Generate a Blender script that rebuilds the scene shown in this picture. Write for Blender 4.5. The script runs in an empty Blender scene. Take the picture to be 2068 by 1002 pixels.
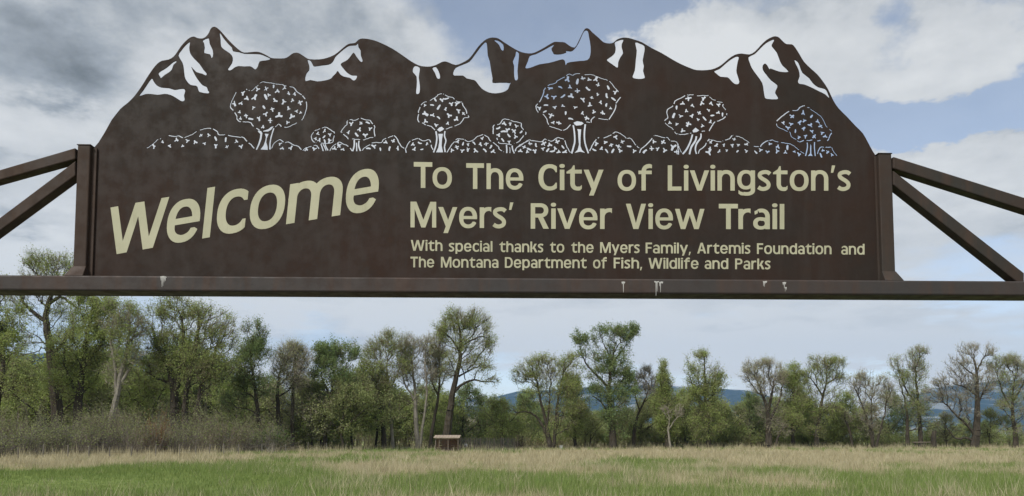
import bpy, math, random
import numpy as np
from mathutils import Vector
from mathutils.geometry import delaunay_2d_cdt

# ------------------------------------------------------------------ camera, world, sun, exposure
SC = bpy.context.scene
COL = SC.collection
W0, H0 = 2068.0, 1002.0
FPX = 1600.0                      # focal length in photo pixels
PX0, PY0 = 1034.0, 775.0          # optical axis (the photo is cropped: lens shift)
CAMZ = 1.6
PITCH = math.atan(111.0 / FPX)

cam_data = bpy.data.cameras.new('camera')
cam = bpy.data.objects.new('camera', cam_data)
COL.objects.link(cam)
cam.location = (0, 0, CAMZ)
cam.rotation_euler = (math.pi / 2 + PITCH, 0, 0)
cam_data.sensor_width = 36.0
cam_data.lens = FPX / W0 * 36.0
cam_data.shift_y = (PY0 - H0 / 2) / W0
cam_data.clip_start = 0.05
cam_data.clip_end = 40000
SC.camera = cam

SC.view_settings.view_transform = 'Standard'
SC.view_settings.look = 'None'
SC.view_settings.exposure = 0.5
SC.view_settings.gamma = 1.0
SC.view_settings.use_curve_mapping = False
try:
    SC.cycles.use_denoising = True
    SC.cycles.max_bounces = 6
    SC.cycles.diffuse_bounces = 3
    SC.cycles.transmission_bounces = 4
    SC.cycles.volume_bounces = 1
    SC.cycles.caustics_reflective = False
    SC.cycles.caustics_refractive = False
except Exception:
    pass

CP, SP = math.cos(PITCH), math.sin(PITCH)


def ray(px, py):
    cx = (px - PX0) / FPX
    cz = (PY0 - py) / FPX
    return np.array([cx, CP - SP * cz, SP + CP * cz])


def at(px, py, Y):
    """point seen at a photo pixel on the vertical plane y = Y"""
    d = ray(px, py)
    t = Y / d[1]
    return np.array([d[0] * t, Y, CAMZ + d[2] * t])


SUN_EL, SUN_AZ = math.radians(48), math.radians(215)     # azimuth clockwise from +Y (the view): behind, to the left
sun_data = bpy.data.lights.new('sun', 'SUN')
sun_data.energy = 2.9
sun_data.angle = math.radians(12)
sun_data.color = (1.0, 0.95, 0.88)
sun = bpy.data.objects.new('sun', sun_data)
COL.objects.link(sun)
sd = Vector((math.sin(SUN_AZ) * math.cos(SUN_EL), math.cos(SUN_AZ) * math.cos(SUN_EL), math.sin(SUN_EL)))
sun.rotation_euler = sd.to_track_quat('Z', 'Y').to_euler()

world = bpy.data.worlds.new('World')
SC.world = world
world.use_nodes = True
WN = world.node_tree
WN.nodes.clear()


class NB:
    """tiny helper to write node trees"""
    def __init__(self, nt):
        self.nt = nt

    def new(self, typ, **kw):
        n = self.nt.nodes.new(typ)
        for k, v in kw.items():
            setattr(n, k, v)
        return n

    def put(self, sock, v):
        if isinstance(v, bpy.types.NodeSocket):
            self.nt.links.new(v, sock)
        elif isinstance(v, (tuple, list)) and len(v) == 3 and sock.type == 'RGBA':
            sock.default_value = (*v, 1)
        else:
            sock.default_value = v

    def math(self, op, a, b=0.0, c=None, clamp=False):
        n = self.new('ShaderNodeMath', operation=op, use_clamp=clamp)
        self.put(n.inputs[0], a)
        self.put(n.inputs[1], b)
        if c is not None:
            self.put(n.inputs[2], c)
        return n.outputs[0]

    def vmath(self, op, a, b=(0, 0, 0)):
        n = self.new('ShaderNodeVectorMath', operation=op)
        self.put(n.inputs[0], a)
        if op == 'SCALE':
            self.put(n.inputs['Scale'], b)
        else:
            self.put(n.inputs[1], b)
        return n.outputs['Value'] if op in ('LENGTH', 'DOT_PRODUCT') else n.outputs[0]

    def noise(self, vec, scale, detail=4.0, rough=0.5, dist=0.0, col=False):
        n = self.new('ShaderNodeTexNoise')
        if vec is not None:
            self.put(n.inputs['Vector'], vec)
        n.inputs['Scale'].default_value = scale
        n.inputs['Detail'].default_value = detail
        n.inputs['Roughness'].default_value = rough
        n.inputs['Distortion'].default_value = dist
        return n.outputs['Color'] if col else n.outputs[0]

    def rng(self, v, a, b, c=0.0, d=1.0, smooth=True):
        n = self.new('ShaderNodeMapRange')
        n.interpolation_type = 'SMOOTHSTEP' if smooth else 'LINEAR'
        self.put(n.inputs[0], v)
        for i, x in enumerate((a, b, c, d)):
            self.put(n.inputs[i + 1], x)
        return n.outputs[0]

    def mix(self, f, a, b):
        n = self.new('ShaderNodeMix', data_type='RGBA')
        self.put(n.inputs[0], f)
        self.put(n.inputs[6], a)
        self.put(n.inputs[7], b)
        return n.outputs[2]


def build_world():
    w = NB(WN)
    tc = w.new('ShaderNodeTexCoord')
    D = tc.outputs['Generated']
    sky = w.new('ShaderNodeTexSky')
    sky.sky_type = 'NISHITA'
    sky.sun_disc = False
    sky.sun_elevation = SUN_EL
    sky.sun_rotation = SUN_AZ
    sky.altitude = 1400
    sky.air_density = 1.0
    sky.dust_density = 2.0
    sep = w.new('ShaderNodeSeparateXYZ')
    w.put(sep.inputs[0], D)
    elev = sep.outputs[2]
    # cloud coordinates: stretched sideways towards the horizon as a flat layer of cloud looks from below
    st = w.math('MULTIPLY_ADD', w.math('MAXIMUM', elev, 0.0), -3.2, 4.4)
    st = w.math('MAXIMUM', st, 1.3)
    cmb = w.new('ShaderNodeCombineXYZ')
    w.put(cmb.inputs[0], sep.outputs[0]); w.put(cmb.inputs[1], sep.outputs[1])
    w.put(cmb.inputs[2], w.math('MULTIPLY', elev, st))
    V = cmb.outputs[0]
    wob = w.noise(V, 5.0, 6, 0.62, col=True)
    wob = w.vmath('SCALE', w.vmath('SUBTRACT', wob, (0.5, 0.5, 0.5)), 0.16)
    DW = w.vmath('ADD', D, wob)
    n_big = w.noise(V, 2.6, 7, 0.58)
    n_mid = w.noise(V, 7.0, 8, 0.6)
    cover = w.math('ADD', w.rng(n_big, 0.34, 0.62, 0.30, 1.05), w.math('ADD', w.math('MULTIPLY', w.math('SUBTRACT', n_mid, 0.5), 0.9), w.math('MULTIPLY', w.math('SUBTRACT', w.noise(V, 18.0, 7, 0.62), 0.5), 0.5)))
    value = w.math('ADD', w.rng(elev, 0.0, 0.30, 1.18, 0.63), w.math('ADD', w.math('MULTIPLY', w.math('SUBTRACT', n_mid, 0.5), 1.15), w.math('MULTIPLY', w.math('SUBTRACT', w.noise(V, 22.0, 6, 0.6), 0.5), 0.45)))

    def blob(acc, px, py, rx, ry, amt):
        d = ray(px, py); d = d / np.linalg.norm(d)
        dd = w.vmath('SUBTRACT', DW, tuple(float(q) for q in d))
        k = float(FPX)
        dd = w.vmath('MULTIPLY', dd, (k / rx, k / max(rx, ry), k / ry))
        f = w.rng(w.vmath('LENGTH', dd), 0.25, 1.35, 1.0, 0.0)
        return w.math('ADD', acc, w.math('MULTIPLY', f, float(amt)))
    for b in COVER_BLOBS:
        cover = blob(cover, *b)
    for b in VALUE_BLOBS:
        value = blob(value, *b)
    cover = w.math('MULTIPLY', cover, 1.0, clamp=True)
    cover = w.rng(cover, 0.15, 0.85, 0.12, 1.0)
    ramp = w.new('ShaderNodeValToRGB')
    w.put(ramp.inputs[0], value)
    e = ramp.color_ramp.elements
    e[0].position = 0.0; e[0].color = (0.95, 1.02, 1.05, 1)
    e[1].position = 1.0; e[1].color = (4.15, 4.2, 4.2, 1)
    m = e.new(0.33); m.color = (2.05, 2.2, 2.36, 1)
    m = e.new(0.62); m.color = (3.38, 3.46, 3.52, 1)
    hs = w.new('ShaderNodeHueSaturation')
    w.put(hs.inputs['Color'], sky.outputs[0])
    hs.inputs['Saturation'].default_value = 0.66
    hs.inputs['Value'].default_value = 0.90
    c = w.mix(cover, hs.outputs[0], ramp.outputs[0])
    bg = w.new('ShaderNodeBackground')
    w.put(bg.inputs[0], c)
    bg.inputs[1].default_value = 0.13
    out = w.new('ShaderNodeOutputWorld')
    WN.links.new(bg.outputs[0], out.inputs[0])
    world.cycles.sampling_method = 'MANUAL'
    world.cycles.sample_map_resolution = 512


# (px, py, rx, ry, amount) in the direction of that part of the sky
COVER_BLOBS = [
    (420, 240, 330, 80, .6), (900, 240, 380, 75, 1.1), (1350, 260, 200, 50, .5),
    (90, 110, 240, 120, 0.9), (480, 60, 420, 130, 0.7), (250, 210, 110, 70, -0.35), (70, 235, 120, 50, 0.7),
    (1120, 30, 260, 90, -0.75), (1350, 20, 200, 55, -0.8), (950, 90, 160, 50, 0.25), (1130, 85, 90, 30, 0.3),
    (1450, 110, 230, 70, 1.0), (1600, 90, 160, 80, 0.6), (1900, 120, 200, 65, 0.9), (1790, 90, 60, 75, -0.75), (1600, 20, 110, 30, -.5), (1700, 195, 90, 30, -.5), (2040, 30, 90, 40, -.5),
    (1830, 240, 260, 60, -1.6), (2010, 250, 160, 50, -1.2), (1980, 370, 230, 70, 0.9), (1900, 480, 300, 50, 0.1),
    (60, 440, 200, 120, 0.7), (640, 665, 110, 45, -0.25), (1020, 745, 70, 30, -0.3), (1700, 780, 90, 30, -0.4),
    (1500, 700, 600, 70, 0.6), (850, 660, 200, 60, 0.4), (30, 360, 90, 30, -0.3)]
VALUE_BLOBS = [
    (640, 670, 120, 50, -.34), (540, 710, 70, 30, -.2), (1010, 745, 70, 30, -.25), (950, 615, 60, 16, -.2),
    (420, 240, 330, 70, .16), (900, 240, 380, 75, .24), (1350, 240, 250, 60, .18),
    (70, 110, 150, 80, -0.36), (160, 150, 70, 50, -0.12), (380, 0, 480, 50, -0.16), (640, 60, 200, 90, -0.14),
    (70, 235, 130, 35, 0.25), (40, 285, 60, 30, 0.3), (250, 200, 120, 80, -0.06), (930, 90, 140, 50, 0.2), (1130, 85, 90, 30, 0.25),
    (1400, 130, 180, 50, 0.32), (1560, 110, 150, 60, 0.25), (1900, 130, 200, 50, 0.28), (1980, 350, 200, 40, 0.28),
    (1900, 480, 300, 70, -0.02), (50, 520, 200, 40, 0.22), (70, 460, 60, 30, -0.3), (850, 650, 220, 40, 0.12), (600, 690, 160, 50, -0.18),
    (1300, 640, 260, 35, 0.12), (1480, 740, 420, 60, 0.22), (1150, 690, 200, 60, 0.15), (560, 630, 90, 22, 0.25), (780, 660, 120, 50, 0.25), (1900, 640, 300, 30, -0.12), (1900, 760, 60, 60, -0.2), (1500, 675, 120, 14, -.12), (1250, 700, 130, 12, -.10), (1650, 720, 160, 14, -.1), (1060, 690, 80, 40, 0.15)]
build_world()


# ------------------------------------------------------------------ helpers
def tag(o, label=None, cat=None, group=None, kind=None):
    if label: o['label'] = label
    if cat: o['category'] = cat
    if group: o['group'] = group
    if kind: o['kind'] = kind
    return o


def empty(name, loc=(0, 0, 0)):
    o = bpy.data.objects.new(name, None)
    o.location = [float(v) for v in loc]
    o.empty_display_size = 0.2
    COL.objects.link(o)
    return o


def mesh_np(name, V, F, mat, parent=None, loops_per=None, smooth=False):
    """V (n,3) array; F (m,k) int array, or a list of such arrays"""
    if not isinstance(F, list):
        F = [F]
    F = [np.asarray(f, dtype=np.int32) for f in F if len(f)]
    me = bpy.data.meshes.new(name)
    V = np.asarray(V, dtype=np.float32)
    me.vertices.add(len(V))
    me.vertices.foreach_set('co', V.ravel())
    li = np.concatenate([f.ravel() for f in F])
    tot = np.concatenate([np.full(len(f), f.shape[1], dtype=np.int32) for f in F])
    st = np.concatenate([[0], np.cumsum(tot)[:-1]]).astype(np.int32)
    me.loops.add(len(li))
    me.loops.foreach_set('vertex_index', li)
    me.polygons.add(len(tot))
    me.polygons.foreach_set('loop_start', st)
    me.polygons.foreach_set('use_smooth', np.full(len(tot), bool(smooth)))
    me.update(calc_edges=True)
    if mat: me.materials.append(mat)
    o = bpy.data.objects.new(name, me)
    COL.objects.link(o)
    if parent:
        o.parent = parent
    return o


class Geo:
    """collects pieces of geometry in world space"""
    def __init__(self):
        self.V = []; self.F3 = []; self.F4 = []; self.n = 0

    def add(self, V, F):
        F = np.asarray(F, dtype=np.int64) + self.n
        self.V.append(np.asarray(V, dtype=np.float64)); self.n += len(V)
        (self.F3 if F.shape[1] == 3 else self.F4).append(F)

    def build(self, name, mat, parent=None, smooth=False, origin=None):
        V = np.concatenate(self.V)
        if origin is None:
            origin = np.array(parent.location) if parent is not None else np.zeros(3)
        V = V - np.asarray(origin)
        F = []
        if self.F3: F.append(np.concatenate(self.F3))
        if self.F4: F.append(np.concatenate(self.F4))
        o = mesh_np(name, V, F, mat, parent, smooth=smooth)
        if parent is None:
            o.location = [float(q) for q in origin]
        return o


BOXF = [[0, 1, 3, 2], [4, 6, 7, 5], [0, 4, 5, 1], [2, 3, 7, 6], [0, 2, 6, 4], [1, 5, 7, 3]]


def box8(P):
    """eight corners ordered by (a,b,c) bits -> V,F"""
    return np.array(P), np.array(BOXF)


def box(c, s, R=None):
    P = np.array([[(i - .5), (j - .5), (k - .5)] for i in (0, 1) for j in (0, 1) for k in (0, 1)]) * np.array(s)
    if R is not None: P = P @ np.array(R).T
    return P + np.array(c), np.array(BOXF)


def tubes(A, B, ra, rb, k):
    A = np.asarray(A, float); B = np.asarray(B, float)
    n = len(A)
    d = B - A
    L = np.linalg.norm(d, axis=1, keepdims=True); L[L == 0] = 1e-6
    d = d / L
    ref = np.where(np.abs(d[:, 2:3]) < 0.9, np.array([[0, 0, 1.0]]), np.array([[1.0, 0, 0]]))
    u = np.cross(d, ref); u /= np.linalg.norm(u, axis=1, keepdims=True)
    v = np.cross(d, u)
    ang = np.arange(k) / k * 2 * math.pi
    c = np.cos(ang)[None, :, None]; s = np.sin(ang)[None, :, None]
    ringdir = u[:, None, :] * c + v[:, None, :] * s
    VA = A[:, None, :] + ringdir * np.asarray(ra)[:, None, None]
    VB = B[:, None, :] + ringdir * np.asarray(rb)[:, None, None]
    V = np.concatenate([VA, VB], axis=1).reshape(-1, 3)
    i = np.arange(k); j = (i + 1) % k
    f = np.stack([i, j, j + k, i + k], axis=1)
    F = (np.arange(n)[:, None, None] * (2 * k) + f[None]).reshape(-1, 4)
    return V, F


def leaves(C, size, rng, flat=0.0):
    """rhombus leaves at centres C"""
    n = len(C)
    a = rng.normal(size=(n, 3)); a /= np.linalg.norm(a, axis=1, keepdims=True)
    b = rng.normal(size=(n, 3)); b = b - a * np.sum(a * b, axis=1, keepdims=True)
    b /= np.linalg.norm(b, axis=1, keepdims=True)
    s = np.asarray(size).reshape(-1, 1) * np.ones((n, 1))
    V = np.stack([C - a * s * .5, C + b * s * .34, C + a * s * .5, C - b * s * .34], axis=1).reshape(-1, 3)
    F = np.arange(n)[:, None] * 4 + np.arange(4)[None]
    return V, F


def spikes(A, B, w, rng):
    """long thin triangles from A to B, base width w"""
    n = len(A)
    d = B - A
    r = rng.normal(size=(n, 3))
    s = np.cross(d, r); s /= (np.linalg.norm(s, axis=1, keepdims=True) + 1e-9)
    s = s * (np.asarray(w).reshape(-1, 1) * .5)
    V = np.stack([A - s, A + s, B], axis=1).reshape(-1, 3)
    F = np.arange(n)[:, None] * 3 + np.arange(3)[None]
    return V, F


# ------------------------------------------------------------------ materials
def material(name, base, rough=0.8, fn=None, spec=0.3, metallic=0.0, translucent=0.0):
    m = bpy.data.materials.new(name)
    m.use_nodes = True
    nt = m.node_tree
    bs = nt.nodes['Principled BSDF']
    b = NB(nt)
    bs.inputs['Roughness'].default_value = rough
    bs.inputs['Metallic'].default_value = metallic
    bs.inputs['Specular IOR Level'].default_value = spec
    bs.inputs['Base Color'].default_value = (*base, 1)
    col = None
    if fn:
        col = fn(b, bs)
        if col is not None:
            nt.links.new(col, bs.inputs['Base Color'])
    if translucent > 0:
        tr = b.new('ShaderNodeBsdfTranslucent')
        if col is not None:
            nt.links.new(col, tr.inputs[0])
        else:
            tr.inputs[0].default_value = (*base, 1)
        mx = b.new('ShaderNodeMixShader')
        mx.inputs[0].default_value = translucent
        nt.links.new(bs.outputs[0], mx.inputs[1]); nt.links.new(tr.outputs[0], mx.inputs[2])
        nt.links.new(mx.outputs[0], nt.nodes['Material Output'].inputs[0])
    return m


def pos(b):
    return b.new('ShaderNodeNewGeometry').outputs['Position']


def steel_fn(c1, c2, c3, bump=0.12):
    def fn(b, bs):
        p = pos(b)
        n1 = b.noise(p, 1.1, 6, 0.6)
        n2 = b.noise(p, 9.0, 6, 0.65)
        st = b.vmath('MULTIPLY', p, (7.0, 7.0, 0.9))
        n3 = b.noise(st, 1.4, 5, 0.6)
        c = b.mix(b.rng(n1, 0.36, 0.66), c1, c2)
        c = b.mix(b.math('MULTIPLY', b.rng(n3, 0.46, 0.70), 0.75), c, c3)
        c = b.mix(b.math('MULTIPLY', b.rng(n2, 0.55, 0.8), 0.4), c, (0.048, 0.025, 0.016))
        bm = b.new('ShaderNodeBump')
        bm.inputs['Strength'].default_value = bump
        bm.inputs['Distance'].default_value = 0.004
        b.put(bm.inputs['Height'], b.noise(p, 60, 5, 0.7))
        b.nt.links.new(bm.outputs[0], bs.inputs['Normal'])
        b.put(bs.inputs['Roughness'], b.rng(n2, 0.3, 0.7, 0.55, 0.85))
        return c
    return fn


M_PLATE = material('weathered_plate_steel', (.04, .03, .025), 0.75, steel_fn((.0270, .0142, .0096), (.0200, .0145, .0112), (.030, .0220, .0180)), spec=0.25)
M_TUBE = material('weathered_tube_steel', (.05, .04, .035), 0.7, steel_fn((.042, .027, .020), (.031, .028, .024), (.057, .035, .024), 0.2), spec=0.3)
M_BEAM = material('weathered_beam_steel', (.05, .04, .035), 0.65, steel_fn((.047, .036, .032), (.038, .035, .034), (.058, .036, .027), 0.2), spec=0.35)


def letter_fn(b, bs):
    p = pos(b)
    n = b.noise(p, 3.0, 5, 0.6)
    c = b.mix(b.rng(n, 0.3, 0.7), (.39, .385, .265), (.45, .44, .31))
    w = b.noise(b.vmath('MULTIPLY', p, (14, 14, 3)), 1.0, 6, 0.7)
    return b.mix(b.math('MULTIPLY', b.rng(w, .52, .72), .45), c, (.30, .29, .19))


M_LETTER = material('cream_vinyl', (.55, .53, .31), 0.6, letter_fn)
M_DROP = material('dropping_white', (.45, .45, .43), 0.8)


def bark(name, c1, c2):
    def fn(b, bs):
        p = pos(b)
        n = b.noise(b.vmath('MULTIPLY', p, (6, 6, 1.2)), 1.0, 4, 0.6)
        n2 = b.noise(p, 0.35, 3, 0.5)
        c = b.mix(b.rng(n, 0.35, 0.7), c1, c2)
        return b.mix(b.math('MULTIPLY', b.rng(n2, .45, .65), .5), c, tuple(q * .75 for q in c1))
    return material(name, c1, 0.9, fn, spec=0.1)


M_BARK = bark('cottonwood_bark', (.040, .034, .026), (.080, .068, .053))
M_BARK_PALE = bark('pale_bark', (.17, .155, .13), (.27, .25, .215))
M_TWIG = bark('twig_bark', (.17, .155, .09), (.24, .215, .135))
M_TWIG_GREY = bark('grey_twig', (.25, .225, .18), (.32, .29, .235))


def leaf_mat(name, c1, c2, c3, tr=0.45):
    def fn(b, bs):
        g = b.new('ShaderNodeNewGeometry')
        r = g.outputs['Random Per Island']
        n = b.noise(g.outputs['Position'], 0.5, 4, 0.6)
        c = b.mix(r, c1, c2)
        return b.mix(b.math('MULTIPLY', b.rng(n, .42, .62), .75), c, c3)
    return material(name, c1, 0.6, fn, spec=0.25, translucent=tr)


M_LEAF = leaf_mat('spring_leaves_olive', (.25, .325, .085), (.33, .40, .13), (.28, .315, .12))
M_LEAF_GREEN = leaf_mat('spring_leaves_green', (.165, .235, .085), (.21, .29, .11), (.20, .25, .10))
M_LEAF_BUD = leaf_mat('budding_leaves_tan', (.33, .37, .15), (.40, .43, .20), (.30, .32, .15))
M_LEAF_BRUSH = leaf_mat('brush_buds', (.225, .275, .10), (.29, .32, .135), (.22, .245, .10))
# ------------------------------------------------------------------ the sign gateway
DS = 6.0
TH = math.radians(1.7)
EU = np.array([math.cos(TH), math.sin(TH), 0.0])
EN = np.array([math.sin(TH), -math.cos(TH), 0.0])        # towards the camera
O0 = np.array([0.0, DS, 0.0])


def uz(px, py, off=0.0):
    d = ray(px, py)
    q = O0 + EN * off - np.array([0, 0, CAMZ])
    t = (q @ EN) / (d @ EN)
    P = np.array([0, 0, CAMZ]) + d * t
    return float((P - O0) @ EU), float(P[2])


def W3(u, z, off):
    return O0 + EU * u + EN * off + np.array([0, 0, z])


def mapuz(pts, off=0.0):
    """(n,2) photo pixels -> (n,3) on the plane 'off' in front of the plate's middle plane"""
    pts = np.asarray(pts, float)
    cx = (pts[:, 0] - PX0) / FPX; cz = (PY0 - pts[:, 1]) / FPX
    d = np.stack([cx, CP - SP * cz, SP + CP * cz], axis=1)
    q = O0 + EN * off - np.array([0, 0, CAMZ])
    t = (q @ EN) / (d @ EN)
    return np.array([0, 0, CAMZ]) + d * t[:, None]


sign = empty('welcome_sign', W3(0, 0, 0))
tag(sign, 'dark brown steel gateway sign with cut-out mountains and cream lettering on a truss', 'sign')


def inside(P, poly):
    x, y = P[:, 0], P[:, 1]
    r = np.zeros(len(P), bool)
    a = poly; b = np.roll(poly, -1, axis=0)
    for (x0, y0), (x1, y1) in zip(a, b):
        if y0 == y1: continue
        c = ((y0 > y) != (y1 > y))
        xi = (x1 - x0) * (y - y0) / (y1 - y0) + x0
        r ^= c & (x < xi)
    return r


def region_mesh(ops, eps=1e-4):
    """ops: list of ('+'|'-', polygon). Returns 2D verts, triangles and boundary edges of the union/difference."""
    vs, es = [], []
    for _, p in ops:
        n0 = len(vs); m = len(p)
        vs += [Vector((float(a), float(b))) for a, b in p]
        es += [(n0 + i, n0 + (i + 1) % m) for i in range(m)]
    r = delaunay_2d_cdt(vs, es, [], 0, eps)
    V = np.array([(v.x, v.y) for v in r[0]]); T = np.array([f for f in r[2] if len(f) == 3])
    C = V[T].mean(axis=1)
    s = np.zeros(len(T), bool)
    for op, p in ops:
        p = np.asarray(p, float)
        lo, hi = p.min(0), p.max(0)
        k = np.where((C >= lo).all(1) & (C <= hi).all(1))[0]
        if len(k) == 0: continue
        m = inside(C[k], p)
        s[k[m]] = (op == '+')
    T = T[s]
    e = {}
    for t in T:
        for i in range(3):
            a, b = int(t[i]), int(t[(i + 1) % 3])
            if (b, a) in e: del e[(b, a)]
            else: e[(a, b)] = 1
    used = np.unique(T); mp = -np.ones(len(V), int); mp[used] = np.arange(len(used))
    return V[used], mp[T], np.array([(mp[a], mp[b]) for a, b in e])


def slab(name, V3, T, E, thick, mat, parent, nrm):
    """front skin V3 (already in world space), extruded away from the camera"""
    n = len(V3)
    V = np.concatenate([V3, V3 - nrm * thick])
    F3 = np.concatenate([T, T[:, ::-1] + n])
    F4 = np.stack([E[:, 1], E[:, 0], E[:, 0] + n, E[:, 1] + n], axis=1)
    return mesh_np(name, V - np.array(parent.location), [F3, F4], mat, parent)


def Z(ox, oy, s, pts):
    return [(ox + x / s, oy + y / s) for x, y in pts]


def smooth_poly(pts, n=3, closed=True):
    """Catmull-Rom through the traced points"""
    P = np.asarray(pts, float); m = len(P); out = []
    for i in range(m if closed else m - 1):
        if closed:
            a, b, c, d = P[i - 1], P[i], P[(i + 1) % m], P[(i + 2) % m]
        else:
            a, b, c, d = P[max(i - 1, 0)], P[i], P[i + 1], P[min(i + 2, m - 1)]
        for k in range(n):
            t = k / n
            out.append(.5 * ((2 * b) + (c - a) * t + (2 * a - 5 * b + 4 * c - d) * t * t + (3 * b - a - 3 * c + d) * t ** 3))
    if not closed: out.append(P[-1])
    return np.array(out)


R1 = (180, 40, 5.17); R2 = (540, 60, 5.17); R3 = (900, 40, 5.17); R4 = (1200, 40, 5.17); R5 = (1400, 60, 3.71)
R6 = (290, 150, 5.17); R7 = (680, 170, 5.17); R8 = (1040, 130, 5.17); R9 = (1320, 170, 5.17)
top = [(189, 560), (189, 299), (191.5, 296.5), (199, 287.5), (210, 270), (225, 243)]
top += Z(*R1, [(325, 931), (400, 870), (470, 800), (540, 705), (600, 610), (660, 520), (710, 460), (760, 428), (830, 415), (880, 385), (920, 335), (960, 275), (1010, 220), (1055, 185), (1095, 175), (1130, 190), (1180, 195), (1220, 175), (1250, 135), (1265, 100), (1290, 75), (1320, 75), (1350, 95), (1390, 135), (1450, 205), (1520, 275), (1580, 325), (1620, 342), (1680, 338), (1750, 333), (1800, 345)])
top += Z(*R2, [(0, 272), (40, 295), (100, 300), (180, 298), (220, 280), (260, 250), (300, 240), (340, 250), (400, 290), (440, 308), (540, 310), (620, 295), (700, 262), (760, 215), (820, 165), (860, 145), (915, 138), (950, 105), (990, 92), (1050, 97), (1120, 113), (1200, 145), (1300, 195), (1400, 260), (1500, 330), (1580, 372), (1640, 384), (1700, 384), (1760, 368), (1820, 338), (1860, 332), (1900, 345)])
top += Z(*R3, [(105, 472), (170, 450), (240, 410), (290, 350), (340, 280), (400, 220), (450, 192), (500, 185), (550, 195), (600, 228), (680, 280), (760, 325), (830, 347), (900, 350), (960, 328), (1030, 290), (1100, 248), (1140, 230), (1190, 232), (1245, 237), (1290, 270), (1345, 290), (1380, 240), (1420, 155), (1450, 100), (1475, 88), (1500, 98), (1530, 130), (1600, 190), (1650, 235)])
top += Z(*R4, [(160, 247), (200, 238), (240, 205), (300, 186), (360, 190), (430, 210), (500, 235), (600, 295), (700, 345), (800, 405), (900, 460), (1000, 503), (1070, 525), (1180, 525), (1260, 508), (1330, 470), (1400, 410), (1470, 365), (1540, 352), (1620, 362), (1680, 330), (1740, 265), (1800, 210), (1850, 183), (1890, 172), (1930, 185), (1970, 225)])
top += Z(*R5, [(700, 108), (740, 110), (765, 135), (800, 190), (830, 240), (880, 290), (930, 335), (970, 385), (1010, 445), (1050, 530), (1090, 590), (1150, 650), (1220, 725), (1270, 775), (1310, 845), (1345, 910), (1365, 940)])
top += [(1774.5, 313), (1777, 400), (1779, 573)]
outline = np.concatenate([np.array(top[:5]), smooth_poly(top[5:-3], 2, closed=False), np.array(top[-3:])])

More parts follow.
